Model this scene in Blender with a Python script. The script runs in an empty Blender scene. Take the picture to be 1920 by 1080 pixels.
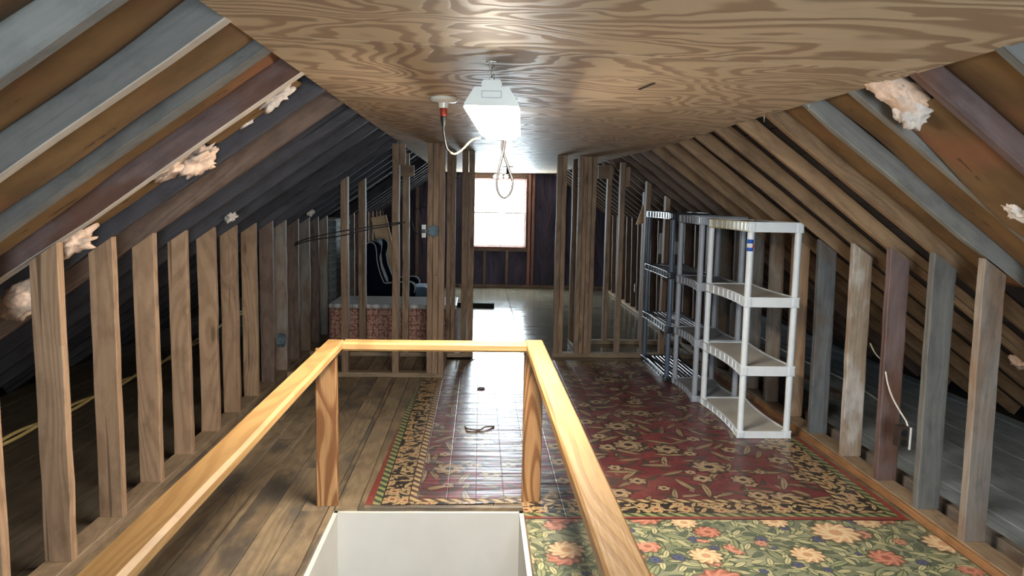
import bpy, bmesh, math, random
from mathutils import Vector, Matrix, noise as mnoise

random.seed(7)
SC = bpy.context.scene
COL = SC.collection

# ------------------------------------------------------------------ camera
F_PX, PITCH, YAW, ROLL, CAM_H = 1420.0, math.radians(6.579), math.radians(2.535), 0.02, 1.47
fw = Vector((math.sin(YAW) * math.cos(PITCH), math.cos(YAW) * math.cos(PITCH), -math.sin(PITCH)))
rt0 = Vector((math.cos(YAW), -math.sin(YAW), 0.0))
up0 = rt0.cross(fw)
rt = rt0 * math.cos(ROLL) + up0 * math.sin(ROLL)
up = up0 * math.cos(ROLL) - rt0 * math.sin(ROLL)
cd = bpy.data.cameras.new('camera')
cam = bpy.data.objects.new('camera', cd)
COL.objects.link(cam)
M = Matrix((rt, up, -fw)).transposed().to_4x4()
M.translation = Vector((0, 0, CAM_H))
cam.matrix_world = M
cd.sensor_fit = 'HORIZONTAL'
cd.sensor_width = 36.0
cd.lens = 36.0 * F_PX / 1920.0
cd.clip_start = 0.02
SC.camera = cam

# ------------------------------------------------------------------ world, exposure
wd = bpy.data.worlds.new('overcast_sky')
SC.world = wd
wd.use_nodes = True
bg = wd.node_tree.nodes['Background']
bg.inputs[0].default_value = (0.80, 0.91, 1.0, 1.0)
bg.inputs[1].default_value = 19.0
SC.view_settings.view_transform = 'Standard'
SC.view_settings.look = 'None'
SC.view_settings.gamma = 1.0
SC.view_settings.use_curve_mapping = False
SC.view_settings.exposure = 1.62
SHOP_STRENGTH = 44.0

WIN = (-0.11, 0.775, 0.69, 1.83)       # gable window opening: x0, x1, z0, z1
Y_FAR, Y_NEAR = 12.78, -1.7  # near gable is unseen, set close so its added window gives soft fill
for nm, y, rx in (('window_daylight', Y_FAR + 0.16, math.pi / 2), ('fill_window_portal', Y_NEAR - 0.16, -math.pi / 2)):
    ld = bpy.data.lights.new(nm, 'AREA')
    ld.shape = 'RECTANGLE'
    ld.size, ld.size_y = WIN[1] - WIN[0], WIN[3] - WIN[2]
    lo = bpy.data.objects.new(nm, ld)
    COL.objects.link(lo)
    lo.location = ((WIN[0] + WIN[1]) / 2, y, (WIN[2] + WIN[3]) / 2)
    lo.rotation_euler = (-rx, 0, 0)
    ld.cycles.is_portal = True          # guides the sky light through the opening, gives none itself


# ------------------------------------------------------------------ helpers: colour, nodes
def lin(r, g, b):
    f = lambda c: ((c / 255.0) / 12.92 if c / 255.0 <= 0.04045 else ((c / 255.0 + 0.055) / 1.055) ** 2.4)
    return (f(r), f(g), f(b), 1.0)


class Nd:
    """socket with operators, for writing procedural patterns"""
    def __init__(s, t, sock):
        s.t, s.s = t, sock

    def _m(s, op, *a, clamp=False):
        n = s.t.nodes.new('ShaderNodeMath')
        n.operation = op
        n.use_clamp = clamp
        for i, v in enumerate((s,) + a):
            if isinstance(v, Nd):
                s.t.links.new(v.s, n.inputs[i])
            else:
                n.inputs[i].default_value = v
        return Nd(s.t, n.outputs[0])

    def __add__(s, o): return s._m('ADD', o)
    def __sub__(s, o): return s._m('SUBTRACT', o)
    def __mul__(s, o): return s._m('MULTIPLY', o)
    def __truediv__(s, o): return s._m('DIVIDE', o)
    def __rsub__(s, o): return (s * -1.0) + o
    __radd__ = __add__
    __rmul__ = __mul__
    def sin(s): return s._m('SINE')
    def cos(s): return s._m('COSINE')
    def abs(s): return s._m('ABSOLUTE')
    def fract(s): return s._m('FRACT')
    def sqrt(s): return s._m('SQRT')
    def lt(s, v): return s._m('LESS_THAN', v)
    def gt(s, v): return s._m('GREATER_THAN', v)
    def max(s, v): return s._m('MAXIMUM', v)
    def min(s, v): return s._m('MINIMUM', v)
    def atan2(s, o): return s._m('ARCTAN2', o)
    def clamp(s): return s._m('ADD', 0.0, clamp=True)
    def step(s, a, b):      # smooth 0..1 from a to b
        n = s.t.nodes.new('ShaderNodeMapRange')
        n.interpolation_type = 'SMOOTHSTEP'
        s.t.links.new(s.s, n.inputs[0])
        n.inputs[1].default_value, n.inputs[2].default_value = a, b
        return Nd(s.t, n.outputs[0])


class Mat:
    def __init__(s, name, rough=0.7, spec=0.4):
        s.m = bpy.data.materials.new(name)
        s.m.use_nodes = True
        s.t = s.m.node_tree
        s.b = s.t.nodes['Principled BSDF']
        s.b.inputs['Roughness'].default_value = rough
        s.b.inputs['Specular IOR Level'].default_value = spec
        tc = s.t.nodes.new('ShaderNodeTexCoord')
        s.obj = tc.outputs['Object']
        s.x = s.y = s.z = None

    def xyz(s, sock=None):
        n = s.t.nodes.new('ShaderNodeSeparateXYZ')
        s.t.links.new(sock or s.obj, n.inputs[0])
        return [Nd(s.t, o) for o in n.outputs]

    def vec(s, *c):
        n = s.t.nodes.new('ShaderNodeCombineXYZ')
        for i, v in enumerate(c):
            if isinstance(v, Nd):
                s.t.links.new(v.s, n.inputs[i])
            else:
                n.inputs[i].default_value = v
        return n.outputs[0]

    def rnd(s):
        n = s.t.nodes.new('ShaderNodeObjectInfo')
        return Nd(s.t, n.outputs['Random'])

    def noise(s, v, scale, detail=2.0, rough=0.5, dist=0.0):
        n = s.t.nodes.new('ShaderNodeTexNoise')
        s.t.links.new(v, n.inputs['Vector'])
        n.inputs['Scale'].default_value = scale
        n.inputs['Detail'].default_value = detail
        n.inputs['Roughness'].default_value = rough
        n.inputs['Distortion'].default_value = dist
        return Nd(s.t, n.outputs[0])

    def voronoi(s, v, scale, rand=1.0):
        n = s.t.nodes.new('ShaderNodeTexVoronoi')
        s.t.links.new(v, n.inputs['Vector'])
        n.inputs['Scale'].default_value = scale
        n.inputs['Randomness'].default_value = rand
        return n

    def mix(s, fac, a, b):
        n = s.t.nodes.new('ShaderNodeMix')
        n.data_type = 'RGBA'
        if isinstance(fac, Nd):
            s.t.links.new(fac.s, n.inputs[0])
        else:
            n.inputs[0].default_value = fac
        for k, v in ((6, a), (7, b)):
            if isinstance(v, (tuple, list)):
                n.inputs[k].default_value = v
            else:
                s.t.links.new(v, n.inputs[k])
        return n.outputs[2]

    def scale_col(s, col, k):
        n = s.t.nodes.new('ShaderNodeVectorMath')
        n.operation = 'SCALE'
        s.t.links.new(col, n.inputs[0])
        if isinstance(k, Nd):
            s.t.links.new(k.s, n.inputs[3])
        else:
            n.inputs[3].default_value = k
        return n.outputs[0]

    def color(s, c):
        if isinstance(c, (tuple, list)):
            s.b.inputs['Base Color'].default_value = c
        else:
            s.t.links.new(c, s.b.inputs['Base Color'])

    def rough(s, v):
        s.t.links.new(v.s, s.b.inputs['Roughness'])

    def bump(s, h, strength=0.3, dist=0.01):
        n = s.t.nodes.new('ShaderNodeBump')
        n.inputs['Strength'].default_value = strength
        n.inputs['Distance'].default_value = dist
        s.t.links.new(h.s, n.inputs['Height'])
        s.t.links.new(n.outputs[0], s.b.inputs['Normal'])


def wood(name, light, dark, stain=None, rough=0.72, contour=0.35, knots=0.6, vary=0.35, freq=1.0, streak=0.5, spec=0.3, dirt=0.45):
    """lumber with grain along local X"""
    m = Mat(name, rough, spec)
    r = m.rnd()
    x, y, z = m.xyz()
    x = x + r * 57.0
    y = y + r * 13.0
    fine = m.noise(m.vec(x * 1.5, y * 60.0, z * 60.0), 1.5, 3.0, 0.6)
    soft = m.noise(m.vec(x * 0.9, y * 5.0, z * 5.0), 1.4, 2.0, 0.55)
    grime = m.noise(m.vec(x * 3.0, y * 7.0, z * 7.0), 2.2, 5.0, 0.65)
    # knots: one candidate per cell along the stick, drawn through its thickness
    vn = m.voronoi(m.vec(x * 2.0, (y + z) * 7.0, r * 30.0), 1.0)
    kd = Nd(m.t, vn.outputs['Distance'])
    kr, kg, kb = m.xyz(vn.outputs['Color'])
    has = kr.gt(0.45)
    near = (1.0 - kd.step(0.0, 0.55)) * has
    g = m.noise(m.vec(x * 0.55, y * 4.2, z * 4.2), 1.3 * freq, 1.0, 0.4)
    rings = ((g + near * 0.11) * 95.0).sin() * 0.5 + 0.5
    rings = rings.step(0.25, 0.95)
    f = (soft * 0.9 - 0.2 + (fine - 0.5) * (1.3 * streak)).clamp()
    c = m.mix(f, light, dark)
    c = m.mix(rings * contour, c, dark)
    c = m.mix(near * 0.35, c, dark)
    dk = tuple(v * 0.30 for v in dark[:3]) + (1,)
    if knots:
        kn = (1.0 - kd.step(0.06, 0.15)) * has * knots
        c = m.mix(kn.clamp(), c, dk)
    crack = (1.0 - m.noise(m.vec(x * 0.7, y * 45.0, z * 45.0), 1.0, 1.0, 0.4).step(0.24, 0.30)) * 0.7
    c = m.mix(crack, c, dk)
    if stain:
        st = m.noise(m.vec(x * 1.3, y * 3.0, z * 3.0), 1.7, 4.0, 0.6).step(0.45, 0.64)
        c = m.mix(st * 0.85, c, stain)
    c = m.mix(grime.step(0.42, 0.75) * dirt, c, tuple(v * 0.45 for v in dark[:3]) + (1,))
    c = m.scale_col(c, r * (2 * vary) + (1.0 - vary))
    m.color(c)
    m.bump(fine * 0.6 + rings * 0.25 - crack * 0.6, 0.3, 0.004)
    return m.m


def plain(name, col, rough=0.5, spec=0.5, metal=0.0, mottle=0.12, scale=14.0, bump=0.0):
    m = Mat(name, rough, spec)
    n = m.noise(m.obj, scale, 3.0, 0.6)
    d = tuple(c * (1 - 2 * mottle) for c in col[:3]) + (1,)
    m.color(m.mix(n.step(0.3, 0.7), col, d))
    m.b.inputs['Metallic'].default_value = metal
    if bump:
        m.bump(n, bump, 0.01)
    return m.m


# ------------------------------------------------------------------ helpers: objects
def new_obj(name, me, parent=None, mat=None, world=None):
    o = bpy.data.objects.new(name, me)
    COL.objects.link(o)
    if mat and me is not None:
        me.materials.clear()
        me.materials.append(mat)
    if world is not None:
        o.matrix_world = world
    if parent is not None:
        o.parent = parent
        o.matrix_parent_inverse = parent.matrix_basis.inverted()
        p = parent.parent
        if p is not None:
            o.matrix_parent_inverse = (p.matrix_parent_inverse.inverted() if False else Matrix()) @ world_of(parent).inverted()
    return o


def world_of(o):
    if o.parent is None:
        return o.matrix_basis.copy()
    return world_of(o.parent) @ o.matrix_parent_inverse @ o.matrix_basis


def thing(name, label, cat, loc=(0, 0, 0), group=None):
    o = new_obj(name, None)
    o.location = loc
    o.empty_display_size = 0.1
    o['label'] = label
    o['category'] = cat
    if group:
        o['group'] = group
    return o


def tag(o, label, cat, group=None):
    o['label'] = label
    o['category'] = cat
    if group:
        o['group'] = group
    return o


def struct(name, label=None, cat=None):
    o = new_obj(name, None)
    o['kind'] = 'structure'
    if label:
        o['label'] = label
    if cat:
        o['category'] = cat
    return o


def mesh(name, verts, faces, smooth=False):
    me = bpy.data.meshes.new(name)
    me.from_pydata([tuple(v) for v in verts], [], faces)
    me.validate()
    if smooth:
        for p in me.polygons:
            p.use_smooth = True
    return me


def bm_mesh(name, bm, smooth=False):
    bmesh.ops.recalc_face_normals(bm, faces=bm.faces)
    me = bpy.data.meshes.new(name)
    bm.to_mesh(me)
    bm.free()
    if smooth:
        for p in me.polygons:
            p.use_smooth = True
    return me


def frame(ax, zdir):
    ax = Vector(ax).normalized()
    z = Vector(zdir)
    z = (z - ax * z.dot(ax)).normalized()
    y = z.cross(ax)
    return ax, y, z


def board(name, p0, p1, zdir, w, t, mat, parent, jit=0.0015, seg=6, bev=0.003, cut0=(0, 0), cut1=(0, 0), wane=0.0, under=None):
    """a stick of lumber from p0 to p1; width w along zdir, thickness t across it.
    cut0/cut1: how far each end leans along (y, z); wane: waviness of the lower edge"""
    p0, p1 = Vector(p0), Vector(p1)
    ax, ay, az = frame(p1 - p0, zdir)
    L = (p1 - p0).length
    b = min(bev, t * 0.3, w * 0.3)
    prof = [(-t/2+b, -w/2), (t/2-b, -w/2), (t/2, -w/2+b), (t/2, w/2-b), (t/2-b, w/2), (-t/2+b, w/2), (-t/2, w/2-b), (-t/2, -w/2+b)]
    V, Fc = [], []
    sd = random.random() * 100
    for i in range(seg + 1):
        f = i / seg
        x = L * f - L / 2
        oy = random.uniform(-1, 1) * jit
        oz = random.uniform(-1, 1) * jit
        wn = wane * max(0.0, mnoise.noise(Vector((f * L * 1.9 + sd, sd, 0)))) * 2
        for k, (y, z) in enumerate(prof):
            zz = z + oz
            if wn and z < 0:
                zz += wn * (1.0 if y < 0 else 0.35)
            xx = x + ((cut0[0] * y + cut0[1] * z) if i == 0 else 0) + ((cut1[0] * y + cut1[1] * z) if i == seg else 0)
            V.append((xx, y + oy, zz))
    for i in range(seg):
        for k in range(8):
            a, c = i * 8 + k, i * 8 + (k + 1) % 8
            Fc.append((a, a + 8, c + 8, c))
    Fc.append(tuple(range(8)))
    Fc.append(tuple(reversed(range(seg * 8, seg * 8 + 8))))
    me = mesh(name, V, Fc)
    W = Matrix((ax, ay, az)).transposed().to_4x4()
    W.translation = (p0 + p1) / 2
    o = new_obj(name, me, parent, mat, W)
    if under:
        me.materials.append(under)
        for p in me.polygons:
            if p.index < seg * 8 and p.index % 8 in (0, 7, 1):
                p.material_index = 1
    return o


def rbox(name, c, size, mat, parent=None, bev=0.004, seg=2, rot=None, smooth=False):
    bm = bmesh.new()
    bmesh.ops.create_cube(bm, size=1.0)
    for v in bm.verts:
        v.co = Vector((v.co.x * size[0], v.co.y * size[1], v.co.z * size[2]))
    if bev:
        bmesh.ops.bevel(bm, geom=bm.edges[:], offset=min(bev, min(size) * 0.45), segments=seg, profile=0.6, affect='EDGES')
    me = bm_mesh(name, bm, smooth)
    W = Matrix.Translation(Vector(c))
    if rot:
        W = W @ rot.to_4x4()
    return new_obj(name, me, parent, mat, W)


def prism(name, pts, d0, d1, axis, mat, parent=None, world=None, bev=0.0):
    """polygon pts (2D) extruded along axis ('x','y','z') from d0 to d1"""
    def P(a, b, d):
        return {'x': (d, a, b), 'y': (a, d, b), 'z': (a, b, d)}[axis]
    bm = bmesh.new()
    A = [bm.verts.new(P(a, b, d0)) for a, b in pts]
    B = [bm.verts.new(P(a, b, d1)) for a, b in pts]
    n = len(pts)
    bm.faces.new(A)
    bm.faces.new(list(reversed(B)))
    for i in range(n):
        bm.faces.new((A[i], B[i], B[(i + 1) % n], A[(i + 1) % n]))
    if bev:
        bmesh.ops.recalc_face_normals(bm, faces=bm.faces)
        bmesh.ops.bevel(bm, geom=bm.edges[:], offset=bev, segments=3, profile=0.6, affect='EDGES')
    me = bm_mesh(name, bm, bool(bev))
    if bev:
        me.set_sharp_from_angle(angle=math.radians(24))
    return new_obj(name, me, parent, mat, world)


def catmull(pts, n=8):
    P = [Vector(p) for p in pts]
    P = [P[0] * 2 - P[1]] + P + [P[-1] * 2 - P[-2]]
    out = []
    for i in range(1, len(P) - 2):
        for k in range(n):
            t = k / n
            a, b, c, d = P[i-1], P[i], P[i+1], P[i+2]
            out.append(0.5 * ((2*b) + (c-a)*t + (2*a-5*b+4*c-d)*t*t + (3*b-a-3*c+d)*t**3))
    out.append(P[-2])
    return out


def tube(name, pts, r, mat, parent=None, sides=8, smooth_n=8, closed=False):
    P = catmull(pts, smooth_n) if smooth_n else [Vector(p) for p in pts]
    V, Fc = [], []
    nrm = None
    for i, p in enumerate(P):
        tg = (P[min(i + 1, len(P) - 1)] - P[max(i - 1, 0)]).normalized()
        if nrm is None:
            nrm = tg.orthogonal().normalized()
        nrm = (nrm - tg * nrm.dot(tg)).normalized()
        bn = tg.cross(nrm)
        for k in range(sides):
            a = 2 * math.pi * k / sides
            V.append(p + nrm * (r * math.cos(a)) + bn * (r * math.sin(a)))
    for i in range(len(P) - 1):
        for k in range(sides):
            a, b = i * sides + k, i * sides + (k + 1) % sides
            Fc.append((a, b, b + sides, a + sides))
    Fc.append(tuple(reversed(range(sides))))
    Fc.append(tuple(range((len(P) - 1) * sides, len(P) * sides)))
    return new_obj(name, mesh(name, V, Fc, True), parent, mat)


def lathe(name, prof, c, mat, parent=None, sides=24, rot=None):
    """prof: list of (r, z)"""
    V, Fc = [], []
    for r, z in prof:
        for k in range(sides):
            a = 2 * math.pi * k / sides
            V.append((r * math.cos(a), r * math.sin(a), z))
    for i in range(len(prof) - 1):
        for k in range(sides):
            a, b = i * sides + k, i * sides + (k + 1) % sides
            Fc.append((a, b, b + sides, a + sides))
    Fc.append(tuple(reversed(range(sides))))
    Fc.append(tuple(range((len(prof) - 1) * sides, len(prof) * sides)))
    W = Matrix.Translation(Vector(c))
    if rot:
        W = W @ rot.to_4x4()
    me = mesh(name, V, Fc, True)
    bm = bmesh.new()
    bm.from_mesh(me)
    bmesh.ops.recalc_face_normals(bm, faces=bm.faces)
    bm.to_mesh(me)
    bm.free()
    for e in me.polygons:
        e.use_smooth = True
    me.set_sharp_from_angle(angle=math.radians(40))
    return new_obj(name, me, parent, mat, W)


# ------------------------------------------------------------------ materials
M_STUD_W = wood('pine_stud_warm', lin(186, 154, 124), lin(138, 106, 80), contour=0.4, vary=0.16)
M_STUD_G = wood('weathered_stud', lin(160, 148, 136), lin(98, 90, 86), stain=lin(130, 104, 82), contour=0.2, vary=0.22)
M_STUD_W2 = wood('whitewashed_stud', lin(176, 158, 138), lin(120, 98, 80), stain=lin(206, 202, 196), contour=0.3, vary=0.05)
M_RAF_D2 = wood('slate_stud', lin(120, 122, 124), lin(70, 74, 80), stain=lin(100, 88, 78), contour=0.15, vary=0.05)
M_STUD_D = wood('dark_stud', lin(132, 110, 96), lin(78, 62, 56), contour=0.3, vary=0.22)
M_RAF_G = wood('grey_rafter', lin(134, 132, 127), lin(90, 89, 88), contour=0.1, vary=0.18, knots=0.7)
M_RAF_P = wood('purple_brown_rafter', lin(128, 108, 104), lin(80, 66, 66), stain=lin(108, 74, 58), contour=0.15, vary=0.12)
M_RAF_B = wood('brown_rafter', lin(166, 136, 104), lin(112, 86, 64), contour=0.3, vary=0.2)
M_RAF_D = wood('dark_rafter', lin(76, 74, 78), lin(38, 38, 44), contour=0.1, vary=0.25, knots=0.3)
M_PART = wood('partition_stud', lin(170, 142, 116), lin(112, 88, 70), contour=0.35, vary=0.18)
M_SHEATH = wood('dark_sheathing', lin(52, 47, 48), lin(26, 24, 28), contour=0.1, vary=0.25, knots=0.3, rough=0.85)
M_FLOOR = wood('worn_floor_board', lin(160, 140, 112), lin(102, 86, 70), stain=lin(88, 82, 76), contour=0.35, vary=0.14, rough=0.42, knots=0.35)
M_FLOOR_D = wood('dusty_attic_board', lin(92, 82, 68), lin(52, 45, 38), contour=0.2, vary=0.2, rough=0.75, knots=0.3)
M_FLOOR_B = wood('blue_grey_attic_board', lin(172, 182, 188), lin(120, 130, 138), contour=0.1, vary=0.12, rough=0.6, knots=0.2)
M_RAIL = wood('varnished_fir', lin(204, 164, 108), lin(160, 116, 68), contour=0.42, vary=0.03, rough=0.48, knots=0.5, spec=0.4, freq=0.9, dirt=0.15)
M_POST = wood('orange_fir_post', lin(196, 152, 104), lin(122, 78, 46), contour=0.85, vary=0.03, rough=0.45, knots=0.8, freq=1.3, dirt=0.1)
M_PLATE = wood('sole_plate_lumber', lin(170, 148, 122), lin(116, 94, 72), contour=0.25, vary=0.12)
M_TRIM = wood('orange_edge_board', lin(172, 126, 84), lin(128, 88, 56), contour=0.3, vary=0.06)
M_FRAMEW = wood('pink_brown_framing', lin(158, 116, 104), lin(108, 74, 68), contour=0.25, vary=0.12)
M_PALE = wood('pale_rafter_underside', lin(206, 196, 184), lin(150, 136, 122), contour=0.1, vary=0.05, knots=0.0, dirt=0.3)  # paler than the rafter sides, used on two left undersides
M_OFFCUT = wood('fresh_plywood', lin(244, 212, 172), lin(220, 172, 126), contour=0.4, vary=0.02, freq=0.8, knots=0.0, dirt=0.05)


def plywood(name, light, dark, rough, spec, bumpy):
    m = Mat(name, rough, spec)
    r = m.rnd()
    x, y, z = m.xyz()
    x, y = x + r * 31.0, y + r * 17.0
    wob = m.noise(m.vec(x * 1.6, y * 2.6, r * 9.0), 2.6, 2.0, 0.5)
    g = m.noise(m.vec(x * 0.95, y * 1.7 + wob * 0.26, r * 5.0), 1.2, 1.0, 0.45, 0.7)
    ph = g * 21.0 + wob * 1.6
    saw = ph.fract()
    band = saw.step(0.30, 0.62) * (1.0 - saw.step(0.86, 0.99))
    fib = m.noise(m.vec(x * 2.5, y * 70.0, 0.0), 2.0, 3.0, 0.6)
    broad = m.noise(m.vec(x * 0.5, y * 0.9, r * 3.0), 1.2, 2.0)
    c = m.mix((band * (fib * 0.5 + 0.72) * 0.9).clamp(), light, dark)
    c = m.mix(broad.step(0.35, 0.75) * 0.25, c, lin(172, 150, 122))
    c = m.scale_col(c, fib * 0.3 + 0.84)
    m.color(c)
    m.rough(rough + (0.12 * band))
    m.bump(band * -1.0 + fib * 0.35, bumpy, 0.004)
    return m.m


M_PLY = plywood('rotary_cut_plywood', lin(212, 192, 162), lin(158, 131, 106), 0.47, 0.55, 0.20)


def sheet_floor():
    m = Mat('varnished_floor_sheet', 0.3, 0.5)
    x, y, z = m.xyz()
    r = m.rnd()
    n = m.noise(m.vec(x * 1.2 + r * 20.0, y * 2.6, 0.0), 2.2, 5.0, 0.6)
    w = m.noise(m.vec(x * 1.3, y * 9.0 + r * 7.0, 0.0), 1.6, 3.0, 0.5)
    c = m.mix(n.step(0.35, 0.7), lin(126, 118, 100), lin(88, 82, 70))
    m.color(c)
    m.rough(n * 0.16 + 0.08)
    m.bump(w, 0.22, 0.02)
    return m.m


M_SHEETF = sheet_floor()


# ---- printed linoleum rugs
def flower(m, x, y, scale, rad, petals, seed, rand=1.0):
    """scatter of petalled flowers: mask, outline, centre, random value"""
    vn = m.voronoi(m.vec(x + seed, y + seed * 0.37, seed), scale, rand)
    px, py, pz = m.xyz(vn.outputs['Position'])
    rc, rg, rb = m.xyz(vn.outputs['Color'])
    dx, dy = x + seed - px, y + seed * 0.37 - py
    d = (dx * dx + dy * dy).sqrt()
    th = dy.atan2(dx) + rc * 6.28
    edge = ((th * petals).sin() * 0.09 + 0.92) * rad * (rg * 0.6 + 0.6)
    q = d / edge
    fill = 1.0 - q.step(0.88, 0.98)
    line = q.step(0.80, 0.90) * (1.0 - q.step(1.02, 1.15))
    core = 1.0 - q.step(0.22, 0.34)
    ray = ((th * petals * 1.0 + q * 11.0).sin() * 0.5 + 0.5) * q.step(0.25, 0.7)
    return fill, line, core, ray, rb


def leaves(m, x, y, scale, a, b, seed):
    vn = m.voronoi(m.vec(x + seed, y - seed, seed), scale)
    px, py, pz = m.xyz(vn.outputs['Position'])
    rc, rg, rb = m.xyz(vn.outputs['Color'])
    dx, dy = x + seed - px, y - seed - py
    t = rc * 6.28
    u = dx * t.cos() + dy * t.sin()
    v = dy * t.cos() - dx * t.sin()
    v = v + u * u * (4.0 * b / a)
    q = (u / a) * (u / a) + (v.abs() / b)
    fill = 1.0 - q.step(0.85, 1.0)
    vein = (1.0 - (v.abs() / b).step(0.05, 0.16)) * fill
    line = q.step(0.75, 0.9) * (1.0 - q.step(1.05, 1.3))
    return fill, line, vein, rg


def green_rug():
    m = Mat('green_floral_linoleum', 0.34, 0.5)
    x, y, z = m.xyz()
    nb = m.noise(m.vec(x, y, 0.0), 9.0, 3.0)
    c = m.mix(nb.step(0.35, 0.65), lin(150, 152, 124), lin(116, 122, 100))
    cols = [(lin(172, 172, 134), lin(66, 74, 60)), (lin(92, 104, 86), lin(62, 72, 62)), (lin(146, 152, 116), lin(58, 68, 56)), (lin(196, 190, 148), lin(78, 84, 66))]
    for i, (sc, a, b) in enumerate([(9.0, 0.055, 0.018), (11.0, 0.05, 0.016), (7.5, 0.065, 0.020), (12.0, 0.042, 0.014)]):
        fl, ln, ve, rg = leaves(m, x, y, sc, a, b, 3.1 + i * 5.3)
        c = m.mix(fl * 0.9, c, cols[i][0])
        c = m.mix((ln.max(ve)) * 0.7, c, cols[i][1])
    for i, (sc, rad, pt, c1, c2) in enumerate([(5.5, 0.030, 5, lin(92, 98, 122), lin(62, 68, 92)), (4.2, 0.055, 7, lin(206, 150, 126), lin(160, 98, 80)),
                                             (3.0, 0.095, 9, lin(204, 142, 120), lin(150, 84, 70)), (2.6, 0.105, 11, lin(230, 206, 164), lin(196, 140, 108))]):
        fi, ln, co, ray, rb = flower(m, x, y, sc, rad, pt, 1.7 + i * 7.9, 0.9)
        on = rb.gt(0.25)
        c = m.mix(fi * on, c, m.mix(ray * 0.75, c1, c2))
        c = m.mix(ln * on * 0.55, c, lin(70, 60, 44))
        c = m.mix(co * on * 0.8, c, c2)
    wear = m.noise(m.vec(x, y, 2.0), 2.0, 4.0)
    c = m.mix(wear.step(0.5, 0.8) * 0.25, c, lin(130, 124, 100))
    m.color(c)
    w = m.noise(m.vec(x * 1.5, y * 4.0, 0.0), 1.5, 2.0)
    m.rough(wear * 0.2 + 0.22)
    m.bump(w, 0.12, 0.02)
    return m.m


RX0, RX1, RY0, RY1 = -0.53, 2.06, 3.36, 6.92


def red_rug():
    m = Mat('red_bordered_linoleum', 0.28, 0.5)
    x, y, z = m.xyz()
    d = (x - RX0).min(RX1 - x).min(y - RY0).min(RY1 - y)     # distance from the rug's edge
    nb = m.noise(m.vec(x, y, 0.0), 5.0, 3.0)
    c = m.mix(nb.step(0.3, 0.7), lin(124, 60, 58), lin(94, 44, 46))
    for i, (sc, a, b, c1) in enumerate([(5.2, 0.095, 0.017, lin(146, 130, 100)), (7.0, 0.07, 0.015, lin(70, 68, 56)), (4.4, 0.11, 0.020, lin(158, 138, 106))]):
        fl, ln, ve, rg = leaves(m, x, y, sc, a, b, 2.3 + i * 4.7)
        c = m.mix(fl * 0.9, c, c1)
        c = m.mix(ln.max(ve) * 0.75, c, lin(52, 38, 32))
    for i, (sc, rad, pt, c1, c2) in enumerate([(4.0, 0.060, 6, lin(176, 154, 122), lin(126, 92, 74)), (2.5, 0.105, 8, lin(170, 148, 116), lin(104, 76, 62))]):
        fi, ln, co, ray, rb = flower(m, x, y, sc, rad, pt, 4.1 + i * 6.1, 0.85)
        on = rb.gt(0.1)
        c = m.mix(fi * on, c, m.mix(ray * 0.8, c1, c2))
        c = m.mix(ln * on * 0.8, c, lin(46, 34, 30))
        c = m.mix(co * on, c, lin(60, 44, 38))
    # border: dark floral band between cream guard stripes, green dots, red rim
    b = lin(48, 42, 38)
    bc = m.mix(0.0, b, b)
    for i, (sc, a, bb) in enumerate([(14.0, 0.04, 0.011), (17.0, 0.034, 0.010)]):
        fl, ln, ve, rg = leaves(m, x, y, sc, a, bb, 8.3 + i * 3.7)
        bc = m.mix(fl, bc, lin(182, 156, 112))
        bc = m.mix(ve * 0.6, bc, lin(70, 54, 44))
    fi, ln, co, ray, rb = flower(m, x, y, 9.0, 0.042, 6, 9.7, 0.7)
    bc = m.mix(fi, bc, m.mix(ray * 0.7, lin(192, 164, 120), lin(120, 84, 62)))
    bc = m.mix(co, bc, lin(132, 66, 56))
    dots = (((x + y) * 95.0).sin() * 0.5 + 0.5).step(0.3, 0.7)
    guard = m.mix(dots, lin(190, 164, 118), lin(96, 72, 54))
    grn = m.mix(dots, lin(70, 84, 60), lin(150, 150, 104))
    c = m.mix(d.lt(0.245), c, lin(50, 40, 36))
    c = m.mix(d.lt(0.240), c, guard)
    c = m.mix(d.lt(0.205), c, lin(54, 42, 38))
    c = m.mix(d.lt(0.200), c, bc)
    c = m.mix(d.lt(0.078), c, lin(44, 38, 34))
    c = m.mix(d.lt(0.072), c, grn)
    c = m.mix(d.lt(0.034), c, lin(134, 66, 58))
    wear = m.noise(m.vec(x, y, 3.0), 1.6, 5.0, 0.6)
    c = m.mix(wear.step(0.45, 0.8) * 0.35, c, lin(112, 94, 84))
    m.color(c)
    w = m.noise(m.vec(x * 1.1, y * 9.0, 0.0), 1.3, 3.0, 0.5)
    w2 = m.noise(m.vec(x, y, 0.0), 14.0, 2.0, 0.5)
    brd = ((x * 7.1).fract() - 0.5).abs().step(0.47, 0.5)       # floor boards telegraphing through
    m.rough(wear * 0.20 + 0.24)
    m.bump(w * 1.3 + w2 * 0.10 - brd * 0.10, 0.30, 0.02)
    return m.m


M_GRUG, M_RRUG = green_rug(), red_rug()


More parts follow.
